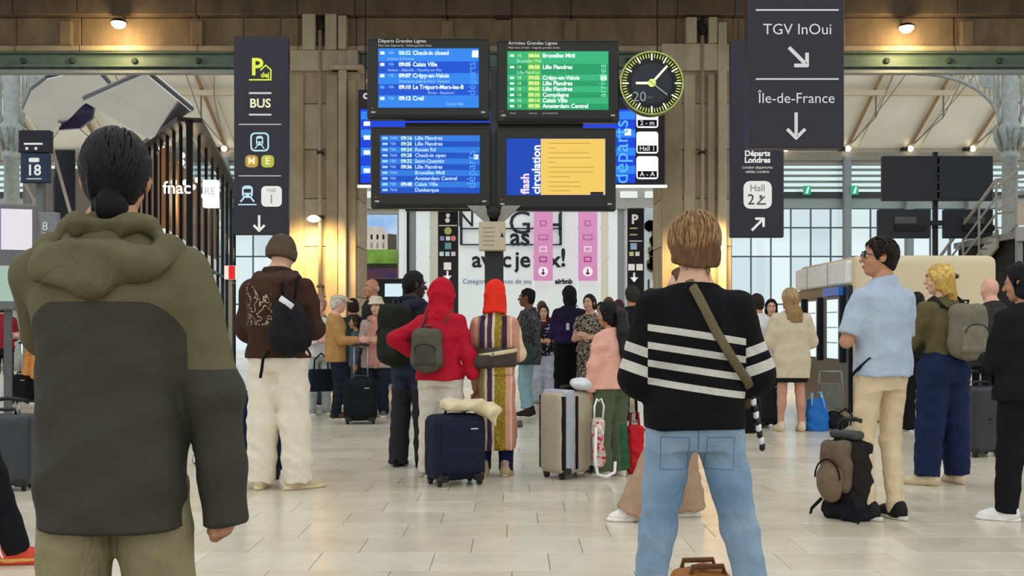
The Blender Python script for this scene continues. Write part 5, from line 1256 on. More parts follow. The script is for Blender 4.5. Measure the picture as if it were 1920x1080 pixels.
# --- woman in the striped sweater
g2 = Person('woman seen from behind in black sweater with white stripes, pale jeans', 1302, 3.96, 1.635, -3, 'f', 1.06, h=.008, skin='pale', head=(6, -14, 4),
            arms={'L': ((.2, .03, -1), (-.25, .9, .05)), 'R': ((.26, .05, -1), (-.3, .9, -.05))}, feet={'L': (.2, 0, 8), 'R': (.27, .02, 14)})
g2.body(curl=.8, palm={'L': (0, 0, -1), 'R': (0, 0, -1)})
fad = lambda x, y, z, n: n(7, 5)*((n(2.5, 1)-.35)*2.4)
g2.trousers(masked('#7390aa', [(fad, '#bccbd6'), (lambda x, y, z, n: (((abs(abs(x)-.082) < .052) & (abs(z-.745) < .062)) & ((abs(abs(x)-.082) > .0485) | (abs(z-.745) > .0585))) & (y < 0.), '#56789c'), (lambda x, y, z, n: (abs(x) < .003) & (y < 0.) & (z > .76), '#5d80a4')], bump=.2, bscale=140.), thigh=.098, knee=.07, hem=.062, fold=.006, butt=.0, ease=.002, waist=.915, k=.025)
stripes = lambda x, y, z, n: (bands(z+x*.15, [(1.176, .0125), (1.111, .0125), (1.046, .0125), (.981, .0125)]) & (abs(x) < .178)) | (bands(z-abs(x)*.35, [(1.046, .018), (.975, .02)]) & (abs(x) > .178))
g2t = g2.top(masked('#131315', [(stripes, '#cfcabd')], bump=.5, bscale=160.), hem=.888, ease=.016, hemw=.02, sl=(.066, .076, .072), upto=1.42, fold=.007, seed=9, neckz=1.445, k=.05)
g2.shoes(cloth('#3b3836'))
g2.hair('#684a2e', 'bob', t=.018, length=.165, seed=4, grain=.006, face=.06)
g2.locks('#7d5b37', 700, .15, .024, 6, .0048, mess=.14, fall=.3)
g2.locks('#96724a', 160, .12, .03, 9, .004, mess=.2, fall=.3)
sbm = cloth('#6d6248')
bag2 = worn('crossbody_bag', 'olive strapped crossbody bag worn over the striped sweater', 'bag', g2)
MB().tube([V3(*q)*g2.k for q in ((-.03, .12, 1.40), (-.04, .04, 1.485), (-.03, -.06, 1.475), (.0, -.135, 1.405), (.06, -.15, 1.28), (.125, -.15, 1.17), (.19, -.11, 1.08), (.225, -.02, 1.02), (.215, .1, .96))], .017, 8, (0, 1, .05)).build('strap', sbm, bag2, True)
V, Q = Sdf().rbox((.19, .17, .93), (.1, .04, .08), .03).mesh(.01); mk('pouch', V*g2.k, Q, cloth('#23211f'), bag2)
for i in range(9): MB().lathe([(.004, -.016), (.011, -.01), (.011, .01), (.004, .016)], tuple(V3(.222+.012*i*.5, -.03+.006*i, 1.02-.026*i)*g2.k), 8).build('strap_bead', plastic('#efece6' if i % 2 else '#1c1b1b'), bag2, True)
# tan duffel between her feet
o = empty('duffel_bag', (PX(1318, 4.15), 4.15, 0), math.radians(8), 'tan leather duffel bag on floor between the striped sweater woman\'s feet', 'bag')
S = Sdf().rbox((0, 0, .135), (.125, .1, .13), .07).ell((0, -.03, .16), (.12, .1, .1), .04).folds(.014, (22, 22, 22), 6); V, Q = S.mesh(.009); mk('bag_body', V, Q, mat('#a5682c', rough=.55, var=.25, scale=9., bump=.2), o)
for y in (-.06, .06): MB().tube([(-.07, y, .24), (-.06, y, .285), (.06, y, .285), (.07, y, .24)], .011, 8).build('handle', mat('#6e4522', rough=.5), o, True)
# --- man with the beanie and the drawstring bag
d3 = 7.95
g3 = Person('tall man in brown beanie and lettered brown hoodie, white trousers', 522, d3, 1.905, -12, 'm', 1.08, h=.011, skin='pale', head=(-10, -12, 0),
            arms={'L': ((.2, .1, -1), (-.5, .9, .1)), 'R': ((.2, .1, -1), (-.5, .9, .1))}, feet={'L': (.13, 0, 10), 'R': (.13, .03, 40)})
g3.body()
g3.trousers(cloth('#e3dac6', var=.05), thigh=.115, knee=.105, hem=.1, zhem=.045, fold=.010, waist=.99)
def prt(x, y, z, n):
    w = abs(n(26, 1, (1, 1, .6))-.5) < .022
    return w & (z > 1.22) & (z < 1.53) & (y < -.02) & (x > -.2) & (x < .03)
g3t = g3.top(masked('#3e291f', [(prt, '#b9a58c')], rough=.9), hem=.90, ease=.035, sl=(.074, .072, .06), upto=1.95, fold=.010, seed=12, name='hoodie', neckz=1.5)
S = Sdf().chain([(-.1, .06, 1.44), (-.125, -.04, 1.44), (-.08, -.12, 1.43), (.08, -.12, 1.43), (.125, -.04, 1.44), (.1, .06, 1.44)], [.04, .045, .05, .05, .045, .04], .03).ell((0, -.13, 1.38), (.12, .05, .07), .03).folds(.01, (22, 22, 26), 3)
g3.part('hood', S, cloth('#49332a'), .01, parent=g3t)
g3.shoes(cloth('#c9bb98'), sole='#d8c9a2', L=.015)
S, g = g3.cap(.02, face=.08, slope=.1); S.glob(lambda F_, x, y, z: np.maximum(F_, -.035-z+0*x)).folds(.003, (40, 40, 4), 1); g3.hpart('beanie', S, cloth('#57483a', bump=.6, bscale=150.), .008)
g3.hpart('beanie_cuff', Sdf().loft([(-.04, .088, .112, 0, -.014), (.0, .095, .119, 0, -.014), (.03, .094, .117, 0, -.014)]).folds(.002, (50, 50, 4), 2), cloth('#5d4d3e', bump=.6, bscale=150.), .008)
bp = worn('drawstring_bag', 'black drawstring backpack hanging from the beanie man\'s shoulder', 'bag', g3)
S = Sdf().ell((.17, -.2, 1.06), (.15, .1, .16), 0).ell((.15, -.19, 1.2), (.1, .07, .13), .06).folds(.016, (24, 24, 10), 4); V, Q = S.mesh(.012); mk('bag_body', V*g3.k, Q, cloth('#17161a', rough=.7), bp)
for pts in ([(.12, -.2, 1.31), (.1, -.165, 1.40), (.1, -.05, 1.48), (.12, .08, 1.42)], [(.2, -.18, 1.3), (.19, -.13, 1.40), (.16, -.03, 1.46), (.15, .08, 1.4)], [(.05, -.25, .95), (.0, -.24, .9), (-.02, -.22, .82), (-.03, -.22, .77)]): MB().tube([V3(*q)*g3.k for q in pts], .011, 8).build('cord', cloth('#121214'), bp, True)
MB().tube([V3(*q)*g3.k for q in ((.13, -.262, 1.30), (.22, -.262, 1.24))], .022, 8, (0, 1, 0)).build('white_tag', cloth('#e6e4de'), bp, True)
suitcase('navy suitcase behind the beanie man\'s legs', 488, 8.5, (.36, .24, .66), 15, cloth('#1c2340'), 'soft', .2)
# --- man in the pale blue polo
g5 = Person('man in pale blue polo and cream chinos looking left, sunglasses', 1654, 6.70, 1.775, 22, 'm', .93, h=.010, skin='tan', head=(62, 2, 0),
            arms={'L': ((.34, .1, -1), (-.6, .75, .25)), 'R': ((.12, .18, -1), (-.45, .9, .5))}, feet={'L': (.10, .02, 18), 'R': (.09, -.02, 5)})
g5.body(eyes=True)
g5.trousers(cloth('#d6c29d', var=.05), thigh=.088, knee=.066, hem=.056, fold=.006, butt=.0, seed=4, waist=.92, ease=-.004)
g5.top(cloth('#adbaca', var=.05, bump=.15), hem=.885, ease=.022, hemw=.012, sl=(.068, .074, .07), upto=.85, fold=.008, seed=3, collar=(.035, .07, .008), name='polo_shirt')
g5.shoes(cloth('#1d1b1a', rough=.5), sole='#d9d2c4', L=.012, kind='low')
g5.hair('#1c130e', 'short', t=.010, seed=8, grain=.006, face=.06); g5.locks('#22170f', 460, .05, .014, 5, .005, mess=.4)
def shades(p, c='#1a1614'):
    for g in (-1, 1):
        p.hpart('sunglass_lens', Sdf().ell((g*.033, .096, .008), (.024, .006, .018), 0), mat(c, rough=.1, var=0, spec=.6), .005)
        e = MB().tube([(g*.058, .092, .012), (g*.078, .05, .012), (g*.08, -.01, .006)], .003, 6); p.emit('glasses_arm', np.array(e.V)@p.Rh.T+p.hc, e.Q, mat(c, rough=.3, var=0))
shades(g5)
g5.strap([(-.16, -.09, 1.0), (-.2, .0, .92), (-.19, .05, .88)], .015, cloth('#1c1a1a'), 'belt_strap')
# --- blonde woman with grey backpack and navy trousers
g6 = Person('woman with yellow blonde hair, olive top and navy wide trousers, hand at mouth', 1768, 8.2, 1.70, 20, 'f', 1.15, h=.011, skin='pink', head=(48, -2, 0),
            arms={'L': ((.25, .45, -1), (-.25, .5, 1.)), 'R': ((.15, .2, -1), (-.5, .9, .3))}, feet={'L': (.16, 0, 35), 'R': (.14, 0, 10)})
g6.body(eyes=True, curl=.9)
g6.trousers(cloth('#1d2747'), thigh=.122, knee=.105, hem=.098, zhem=.07, fold=.008, butt=.01, waist=1.06)
g6.top(cloth('#5f5738'), hem=1.03, ease=.018, sl=(.072, .066, .055), upto=1.9, fold=.007, seed=6, name='olive_top', waistcut=1)
g6.shoes(cloth('#d6c3a2'), sole='#c8b391', kind='low')
g6.hair('#c09a4c', 'loose', t=.010, length=.2, seed=5, grain=.008); g6.locks('#dcb968', 520, .2, .014, 5, .0045, mess=.06, fall=.35)
g6.hpart('hair_clip', Sdf().ell((0, -.13, .02), (.035, .02, .02), 0), plastic('#4a2c18'), .006)
backpack('grey rounded backpack on the blonde woman in navy trousers', g6, (.06, -.2, 1.215), (.3, .17, .42), cloth('#77705f'), cloth('#7f7868'), strapm=cloth('#2e2a26'), rot=-8)
# --- bald man and dark-haired person at the right edge
g7 = Person('bald man in dark grey jacket beside a dark suitcase', 1858, 10.2, 1.69, 8, 'm', 1.1, h=.013, skin='pink', feet={'L': (.13, 0, 8), 'R': (.12, 0, 8)})
g7.body(); g7.trousers(cloth('#1d1c20')); g7.top(cloth('#33302e', rough=.75), hem=.86, ease=.035, sl=(.07, .066, .056), fold=.008, collar=(.04, .072, .01), name='jacket'); g7.shoes(cloth('#191818'), sole='#cfc9bd')
suitcase('dark ribbed suitcase beside the bald man', 1838, 10.0, (.36, .25, .62), 20, plastic('#2c2b2f'), 'hard', .12)
o = worn('luggage_tag', 'white luggage tag on the bald man\'s dark suitcase', 'tag', g7); V, Q = Sdf().rbox((-.05, -.3, .79), (.02, .006, .07), .005).mesh(.005); mk('paper_tag', V, Q, mat('#e3e0dd'), o); V, Q = Sdf().rbox((-.08, -.3, .87), (.05, .008, .012), .005).mesh(.005); mk('strap_loop', V, Q, mat('#c43a52'), o)
g8 = Person('black-haired person in black clothes and white sneakers at right edge', 1925, 6.62, 1.60, 12, 'f', 1.1, h=.011, skin='tan', head=(40, -8, 0), arms={'L': ((.15, .2, -1), (-.4, .9, .0)), 'R': ((.12, .1, -1), (-.3, .9, .2))}, feet={'L': (.12, .05, 50), 'R': (.12, 0, 8)})
g8.body(); g8.trousers(cloth('#17161a'), thigh=.105, knee=.088, hem=.075, zhem=.06); g8.top(cloth('#1b191b'), hem=.82, ease=.04, sl=(.07, .066, .056), fold=.009, name='coat'); g8.shoes(cloth('#e9e6e2'), sole='#f2efec'); g8.hair('#120f10', 'loose', t=.03, length=.22, seed=3, grain=.01)
# --- group around the navy suitcase
g10 = Person('dark-skinned man in navy hooded jacket with big dark backpack', 772, 9.25, 1.70, -28, 'm', 1.05, h=.012, skin='dark', head=(-38, -3, 0), arms={'L': ((.15, .2, -1), (-.5, .9, .1)), 'R': ((.15, .2, -1), (-.3, .9, .2))}, feet={'L': (.13, -.02, 15), 'R': (.11, .04, 15)})
g10.body(eyes=True)
g10.trousers(masked('#2f2e33', [(lambda x, y, z, n: (z > .68) & (n(3, 1) > .4), '#2f3848')], bump=.25), thigh=.1, knee=.085, hem=.09, zhem=.02, fold=.009)
g10t = g10.top(cloth('#20222f', rough=.8), hem=.92, ease=.035, sl=(.07, .066, .056), fold=.009, name='jacket', neckz=1.5)
g10.part('hood', Sdf().chain([(-.1, .05, 1.44), (-.12, -.05, 1.45), (-.07, -.12, 1.43), (.07, -.12, 1.43), (.12, -.05, 1.45), (.1, .05, 1.44)], [.04, .045, .05, .05, .045, .04], .03).folds(.008, (22, 22, 26), 3), cloth('#252837', rough=.8), parent=g10t)
g10.shoes(cloth('#151414'), sole='#1d1b1a', L=.01); g10.hair('#0f0c0b', 'short', t=.012, seed=3)
backpack('big dark green-black backpack on the man in navy jacket', g10, (-.03, -.22, 1.19), (.31, .21, .52), cloth('#23261f'), cloth('#2a2e25'), strapm=cloth('#1a1a1a'), droop=.02)
RED = '#b3152b'
g11 = Person('woman in red hooded jacket and white trousers, hand on hip', 826, 8.6, 1.59, -14, 'f', 1.08, h=.011, skin='brown', head=(-22, -4, 0), arms={'L': ((.85, -.5, -.6), (-.8, .35, -.7)), 'R': ((.32, -.05, -1), (.18, .15, -1))}, feet={'L': (.11, 0, 10), 'R': (.1, 0, 10)})
g11.body(); g11.trousers(cloth('#dbd3c4', var=.05), thigh=.11, knee=.1, hem=.095, fold=.009)
g11.top(cloth(RED, rough=.7), hem=.86, ease=.03, sl=(.068, .066, .054), upto=1.95, fold=.012, seed=7, name='jacket', neckz=1.5); g11.shoes(cloth('#8a8078'))
S = Sdf().ell((0, -.02, .03), (.105, .128, .125), 0).loft([(-.24, .15, .125, 0, -.03), (-.17, .125, .115, 0, -.03), (-.1, .1, .11, 0, -.03), (0, .1, .12, 0, -.02)], k=.04).ell((0, .13, -.005), (.06, .09, .085), .02, '-').folds(.012, (20, 20, 16), 5)
g11.hpart('headscarf', S, cloth('#b8162b', rough=.8), .009)
backpack('small grey drawstring backpack on the woman in red jacket', g11, (-.06, -.2, 1.14), (.27, .16, .36), cloth('#5b574c'), cloth('#4a473f'), strapm=cloth('#6d5148'), droop=.02, rot=8)
o = suitcase('large navy soft suitcase in front of the red jacket woman', 853, 8.2, (.43, .29, .50), 26, cloth('#1b2033', rough=.7), 'soft', 0)
o = worn('cream_coat', 'folded cream coat lying on the navy suitcase', 'coat', g11)
o.location = (PX(866, 8.2), 8.2, .575); o.rotation_euler = (0, 0, math.radians(10))
S = Sdf().rbox((.02, 0, .03), (.17, .12, .04), .035).ell((.19, -.03, .0), (.1, .1, .055), .04).ell((-.06, .0, .05), (.1, .1, .035), .03).cone((.22, -.06, 0), (.25, -.09, -.12), .05, .02, .03).folds(.02, (22, 22, 22), 9); V, Q = S.mesh(.011); mk('cloth_fold', V, Q, cloth('#dccda6', var=.06), o)
g12 = Person('woman in orange-red headscarf and striped long dress', 928, 8.66, 1.585, -5, 'f', .98, h=.011, skin='brown', head=(0, -6, 0), arms={'L': ((.28, .1, -1), (-.4, .9, .1)), 'R': ((.22, .1, -1), (-.5, .9, .2))}, feet={'L': (.1, 0, 8), 'R': (.1, 0, 8)})
g12.body(); g12.trousers(cloth('#1c1d45'), waist=.83, thigh=.08, knee=.07, hem=.065, zhem=.05)
def st(c, hw): return lambda x, y, z, n: abs(x+(n(9, 1)-.5)*.012-c) < hw
dm = masked('#d9c7a0', [(st(.055, .045), '#8f7a26'), (st(-.03, .02), '#4a3150'), (st(.115, .018), '#d89a84'), (st(-.1, .03), '#8d7a55'), (st(-.15, .02), '#d8a58c'), (st(.175, .03), '#c98f7c'), (st(-.185, .03), '#c98f7c'), (st(-.065, .008), '#c9ba98'), (lambda x, y, z, n: (abs(x-.05) < .05) & (n(60, 2) > .6), '#b8a24a')], rough=.85)
dr_ = g12.top(dm, hem=.9, ease=.022, sl=(.062, .064, .06), upto=1.9, fold=.008, seed=3, name='dress', neckz=1.46)
g12.part('dress_skirt', Sdf().loft([(.24, .195, .155), (.55, .19, .15), (.85, .185, .145), (.96, .165, .13)]).folds(.014, (26, 26, 3), 4), dm, parent=dr_)
S = Sdf().ell((0, -.02, .03), (.098, .122, .12), 0).loft([(-.17, .115, .1, 0, -.05), (-.1, .1, .105, 0, -.04), (0, .095, .115, 0, -.02)], k=.03).ell((0, .13, -.005), (.06, .09, .085), .02, '-').folds(.008, (18, 18, 12), 5)
g12.hpart('headscarf', S, cloth('#e2311d', rough=.8), .009); g12.shoes(cloth('#b9a284'), sole='#cbb795')
o = worn('waist_pack', 'black waist pack with pale reflective band on the striped dress woman', 'bag', g12)
V, Q = Sdf().loft([(.98, .19, .16, 0, -.01), (1.0, .2, .17, 0, -.01), (1.13, .2, .17, 0, -.01), (1.15, .19, .16, 0, -.01)]).rbox((-.09, -.165, 1.03), (.08, .05, .06), .035, .03).folds(.006, (20, 20, 20), 3).mesh(.012); mk('pack_body', V*g12.k, Q, cloth('#4a423b'), o)
MB().tube([V3(.225*math.sin(a), -.01-.192*math.cos(a), 1.08+.035*math.sin(a))*g12.k for a in np.linspace(-2.2, 2.2, 24)], .024, 8, (0, 0, 1)).build('reflective_band', cloth('#d8c99c', rough=.6), o, True) if False else None
V, Q = Sdf().loft([(1.075, .21, .185, 0, -.012), (1.115, .21, .185, 0, -.012)]).glob(lambda F_, x, y, z: F_+0*x).mesh(.01); V[:, 2] += .16*V[:, 0]; mk('reflective_band', V*g12.k, Q, cloth('#d3c59c', rough=.6), o)
for x in (-.1, .1): MB().tube([V3(*q)*g12.k for q in ((x, -.165, 1.15), (x, -.15, 1.3), (x*.95, -.09, 1.43), (x*.9, .05, 1.43))], .02, 8, (0, 1, .2)).build('strap', cloth('#3a2a4a'), o, True)
# --- girl in pink with the cream suitcase
g18 = Person('girl with long black hair in pink sweater and olive trousers', 1146, 8.66, 1.415, 42, 'f', 1.1, h=.011, skin='tan', head=(20, -6, 0), arms={'L': ((.2, .1, -1), (.05, .2, -1)), 'R': ((.15, .1, -1), (-.2, .9, -.2))}, feet={'L': (.12, .02, 30), 'R': (.1, -.02, 10)})
g18.body(); g18.trousers(masked('#56604a', [(lambda x, y, z, n: (z < .42) & (x > .03), '#2f5a3c')], bump=.25), thigh=.12, knee=.11, hem=.11, zhem=.05, fold=.010)
g18.top(cloth('#e3ab98', var=.06), hem=.88, ease=.035, hemw=.02, sl=(.07, .07, .058), upto=1.95, fold=.010, seed=8); g18.shoes(cloth('#ddd5c4'), sole='#e2d7c4')
g18.hair('#120d10', 'loose', t=.022, length=.13, seed=6, grain=.008)
g18.hpart('ponytail', Sdf().chain([(.0, -.1, .04), (-.02, -.15, -.02), (-.06, -.18, -.2), (-.08, -.18, -.38), (-.08, -.17, -.55)], [.05, .06, .07, .06, .02], .03).folds(.012, (60, 60, 5), 4), mat('#120d10', rough=.45, var=.3, scale=40., bump=.5, bscale=120.), .01)
o = suitcase('large pale silver-cream suitcase with dark straps beside girl in pink', 1066, 8.6, (.40, .29, .65), 38, plastic('#b3a68e', rough=.45), 'plain', 0)
for a, b_, nm in ((.07, .1, 'dark_strap'), (-.15, -.12, 'dark_strap')):
    pass
for x in (-.17, -.04): box('dark_strap', x-.014, x+.014, -.152, .152, .08, .66, cloth('#1d1d20'), o, .004)
V, Q = Sdf().rbox((-.105, 0, .385), (.06, .149, .325), .03).mesh(.014); mk('silver_band', V, Q, plastic('#a9b0b8'), o)
o = empty('plastic_pouch', (PX(1090, 8.55), 8.55, .705), math.radians(38), 'white plastic pouch lying on the cream suitcase', 'pouch'); V, Q = Sdf().ell((0, 0, .05), (.1, .09, .05), 0).ell((.06, 0, .02), (.1, .07, .025), .03).folds(.01, (26, 26, 26), 2).mesh(.01); mk('pouch_body', V, Q, plastic('#d8dde2'), o)
o = worn('shopping_bag', 'pink and white patterned bag hanging from the girl\'s hand', 'bag', g18); o.location = (PX(1122, 8.45), 8.45, .02); o.rotation_euler = (0, 0, math.radians(30))
V, Q = Sdf().rbox((0, 0, .27), (.05, .04, .2), .03).folds(.012, (22, 22, 10), 4).mesh(.01); mk('bag_body', V, Q, masked('#cdb9a8', [(lambda x, y, z, n: n(22, 2) > .55, '#c8324a'), (lambda x, y, z, n: n(30, 2) < .4, '#f0e9e2')]), o)
for g, zl in ((-1, .5), (1, .52)): MB().tube([(g*.04, 0, .45), (g*.045, -.01, .56), (g*.02, -.01, .62), (-g*.005, 0, .6)], .008, 8).build('handle', cloth('#f0ece6'), o, True)
MB().tube([(-.05, -.04, .4), (-.065, -.05, .15), (-.05, -.06, .03), (.02, -.08, .01), (.1, -.08, .04), (.12, -.06, .12)], .013, 8).build('loose_strap', cloth('#efece8'), o, True)
o = empty('red_bag', (PX(1190, 8.8), 8.8, 0), .2, 'red tote bag on the floor behind the girl in pink', 'bag'); V, Q = Sdf().rbox((0, 0, .2), (.075, .06, .2), .05).folds(.012, (22, 22, 22), 4).mesh(.011); mk('bag_body', V, Q, cloth('#c2202a', rough=.6), o); MB().tube([(-.04, 0, .38), (-.03, 0, .5), (.03, 0, .5), (.04, 0, .38)], .01).build('handle', cloth('#a31a22'), o, True)
# --- walker half hidden behind the striped sweater woman
g13 = Person('walker in beige wide trousers and white shoes behind striped sweater woman', 1284, 6.72, 1.58, 90, 'f', 1.0, h=.013, skin='pale', feet={'L': (.09, .36, 0, .0), 'R': (.09, -.04, 0, .0)}, arms={'L': ((.1, .2, -1), (.0, .9, -.2)), 'R': ((.1, .1, -1), (.0, .9, -.2))})
g13.body(); g13.trousers(cloth('#a98c72', var=.06), thigh=.11, knee=.11, hem=.12, zhem=.045, fold=.010); g13.top(cloth('#cbc4bb'), hem=.9, ease=.03, fold=.008); g13.shoes(cloth('#e8e3d9'), sole='#efeae2', kind='low'); g13.hair('#5a4230', 'bob', t=.02, length=.1)
# ================= further group, left of the mast =================
def simple(label, px, d, H, yaw, sex, skin, top, trous, shoe, hair=None, style='short', w=1., arms=None, feet=None, head=(0, 0, 0), hem=.9, ease=.025, h=.016, eyes=False, sleeve=1.95, tname='jacket', t=.016, length=.2, wide=0., upto=None, locks=0, bare=False, lean=0., zh=.03, wc=0., hemw=0.):
    p = Person(label, px, d, H, yaw, sex, w, arms, feet, head, h=h, skin=skin, lean=lean)
    p.body(eyes=eyes, bare=bare)
    if trous is not None: p.trousers(cloth(trous) if isinstance(trous, str) else trous, thigh=.092+wide, knee=.075+wide, hem=.068+wide, fold=.008, waist=min(1.0, hem+.05), ease=.006, zhem=zh, seed=int(px))
    p.topo = p.top(cloth(top) if isinstance(top, str) else top, hem=hem, ease=ease, sl=(.068, .064, .056), upto=sleeve, fold=.008, seed=int(px) % 17, name=tname, waistcut=wc, hemw=hemw)
    if shoe: p.shoes(cloth(shoe))
    if hair: p.hair(hair, style, t=t, length=length, seed=int(px) % 9)
    return p
HOLD = {'L': ((.15, .25, -1), (-.4, .9, .1)), 'R': ((.15, .25, -1), (-.4, .9, .1))}
p4 = simple('elderly man in flat cap and tan jacket facing right, dark trousers', 630, 14.1, 1.64, -82, 'm', 'pink', '#b08550', '#1d222e', '#5a3b2a', '#c9c2b8', 'short', 1.08, {'R': ((.15, .35, -1), (.0, 1, .05)), 'L': ((.1, .3, -1), (.0, 1, -.1))}, head=(0, -6, 0), hem=.80, eyes=True)
S = Sdf().ell((0, .0, .09), (.098, .125, .045), 0).cone((0, .09, .065), (0, .15, .055), .06, .05, .02, flat=((0, 0, 1), .25)); p4.hpart('flat_cap', S, cloth('#c9bd9f'), .009)
p5 = simple('woman in cream bucket hat, pink scarf and pale cardigan facing camera', 706, 14.5, 1.60, 172, 'f', 'pale', '#b7a596', '#1f2633', '#6d6259', '#4a3a30', 'bob', 1.1, {'L': ((.15, .3, -1), (-.5, .9, .15)), 'R': ((.15, .3, -1), (-.5, .9, .15))}, hem=.72, eyes=True, t=.014, length=.1, wide=.01, hemw=.03, tname='cardigan')
p5.hpart('bucket_hat', Sdf().loft([(.045, .128, .14, 0, -.01), (.07, .108, .122, 0, -.01), (.085, .1, .115, 0, -.01), (.15, .085, .098, 0, -.01), (.165, .07, .08, 0, -.01)]).folds(.004, (20, 20, 8), 2), cloth('#dcd0b8'), .009)
p5.part('scarf', Sdf().chain([(-.09, -.05, 1.46), (-.08, .06, 1.45), (0, .09, 1.43), (.08, .06, 1.45), (.09, -.05, 1.46), (0, -.09, 1.47), (-.09, -.05, 1.46)], [.04]*7, .03).chain([(.02, .12, 1.4), (.05, .16, 1.15), (.05, .17, .8)], [.05, .06, .05], .02, flat=((0, 1, 0), .5)).chain([(-.03, .12, 1.4), (-.04, .16, 1.1), (-.03, .17, .75)], [.05, .055, .05], .02, flat=((0, 1, 0), .5)).folds(.01, (30, 30, 10), 4), cloth('#c98f82'), .013)
suitcase('black upright trolley suitcase between flat cap man and bucket hat woman', 676, 13.4, (.42, .28, .52), 6, cloth('#17191c'), 'soft', .42)
p6 = simple('curly grey-haired person in white top with dark shoulder bag', 598, 14.8, 1.62, -150, 'f', 'pink', '#dfe0e0', '#a9b3ae', '#8d8a84', '#b98f80', 'afro', 1.05, HOLD, head=(-20, 0, 0), hem=.86)
o = worn('shoulder_bag', 'dark square bag beside the curly-haired person in white', 'bag', p6); o.location = (PX(602, 14.3), 14.3, 0); V, Q = Sdf().rbox((0, 0, .5), (.17, .07, .15), .02).mesh(.016); mk('bag_body', V, Q, cloth('#1d212b'), o); MB().tube([(-.1, 0, .64), (-.09, 0, .78), (.0, .0, .86), (.09, 0, .78), (.1, 0, .64)], .012).build('handle', cloth('#15171c'), o, True)
p7 = simple('tall balding grey-haired man in dark coat behind bucket hat woman', 699, 15.6, 1.93, 120, 'm', '#c98d6c', '#2c2b2b', '#23252c', '#1c1b1b', None, w=1.08, hem=.75, head=(10, 0, 0), eyes=True)
p7.hpart('side_hair', Sdf().ell((0, -.05, -.01), (.085, .06, .06), 0).glob(lambda F_, x, y, z: np.maximum(F_, z-.04+0*x)), mat('#b9b0a4', rough=.7, var=.2), .009)
p8 = simple('brown-haired person in brown top behind the curly-haired one', 592, 16.6, 1.72, -40, 'm', 'tan', '#5d4a3c', '#33363f', '#222222', '#4a2c1c', 'short', h=.017)
p9 = simple('person in dark green coat behind flat cap man', 662, 16.4, 1.66, 20, 'f', 'tan', '#2e3a30', '#23262b', '#222222', '#2a1c16', 'bob', h=.017, hem=.7, length=.1)
p9b = simple('person in grey-blue denim jacket behind the trolley suitcase', 668, 15.8, 1.38, 100, 'f', 'tan', '#4c5a6b', '#3c465a', '#332c28', '#3a2a20', 'bob', h=.017, hem=.8, length=.12)
# ================= further group, right of the mast =================
cam1 = masked('#4c4c4a', [(lambda x, y, z, n: n(30, 3) > .56, '#222325'), (lambda x, y, z, n: n(22, 3) < .38, '#77787a')])
p14 = simple('curly dark-haired woman in grey patterned jacket and pale jeans facing left', 990, 14.4, 1.735, 78, 'f', 'brown', cam1, '#8fb0b6', '#2f2a26', '#17110f', 'afro', 1.1, {'L': ((.1, .3, -1), (-.1, .9, .2)), 'R': ((.12, -.1, -1), (.05, .3, -1))}, head=(6, 0, 0), hem=.80, eyes=True, ease=.04, t=-.012, zh=.13, bare=True)
o = worn('handbag', 'dark green handbag on the curly-haired woman\'s arm', 'bag', p14); V, Q = Sdf().loft([(.72, .17, .07, 0, 0), (.8, .165, .07, 0, 0), (.98, .12, .05, 0, 0)]).folds(.008, (20, 20, 20), 2).mesh(.014); V = V@rotz(math.pi/2).T+V3(-.3, -.06, 0); mk('bag_body', V*p14.k, Q, mat('#26332f', rough=.5, var=.15), o)
for y in (-.1, .05): MB().tube([V3(-.3, y-.03, .97)*p14.k, V3(-.28, y*.8-.03, 1.15)*p14.k, V3(-.2, y*.3-.03, 1.36)*p14.k], .01).build('handle', mat('#1d2724', rough=.5), o, True)
o = worn('blue_vest', 'blue and violet folded garment over the curly-haired woman\'s front', 'garment', p14); V, Q = Sdf().rbox((-.1, .17, 1.02), (.1, .06, .2), .04).folds(.012, (22, 22, 22), 3).mesh(.015); mk('garment', V*p14.k, Q, cloth('#2c2f86'), o)
p15 = simple('small woman in dark red headscarf and speckled top facing camera', 1019, 16.6, 1.56, 178, 'f', 'pale', masked('#22222e', [(lambda x, y, z, n: n(26, 2) > .6, '#b9b3b9')]), '#b9bcc9', '#8a8480', '#3a1c1c', 'bob', 1.05, HOLD, h=.016, hem=.86, eyes=True, t=.02, length=.12, wide=.03)
p15.part('headscarf', Sdf().chain([(-.09, .02, 1.5), (-.1, -.03, 1.44), (0, .07, 1.40), (.1, -.03, 1.44), (.09, .02, 1.5)], [.045]*5, .03), cloth('#5a2226'), .013)
p15b = simple('person with brown hood standing behind the speckled top woman', 1016, 18.2, 1.66, 0, 'm', 'tan', '#8a6a45', '#3b4252', '#222222', '#5d4630', 'short', h=.018)
bd = lambda x, y, z, n: ((abs(x+.06) < .022) & (abs(z-1.22) < .05) & (y < 0.)) | ((abs(x-.1) < .03) & (abs(z-1.5) < .014))
p16 = simple('long black-haired person in dark purple jacket with white badge', 1068, 15.4, 1.80, 8, 'f', 'brown', masked('#221c30', [(lambda x, y, z, n: (z < 1.32) & (z > 1.02), '#2b2148'), (bd, '#e0d4e0')]), '#131417', '#1a1a1a', '#161214', 'loose', 1.14, HOLD, hem=.94, ease=.04, t=.03, length=.16, wide=.03, zh=.05)
lp = masked('#8d8073', [(lambda x, y, z, n: n(36, 2) > .52, '#2a2320'), (lambda x, y, z, n: n(30, 2) < .4, '#b5a794')])
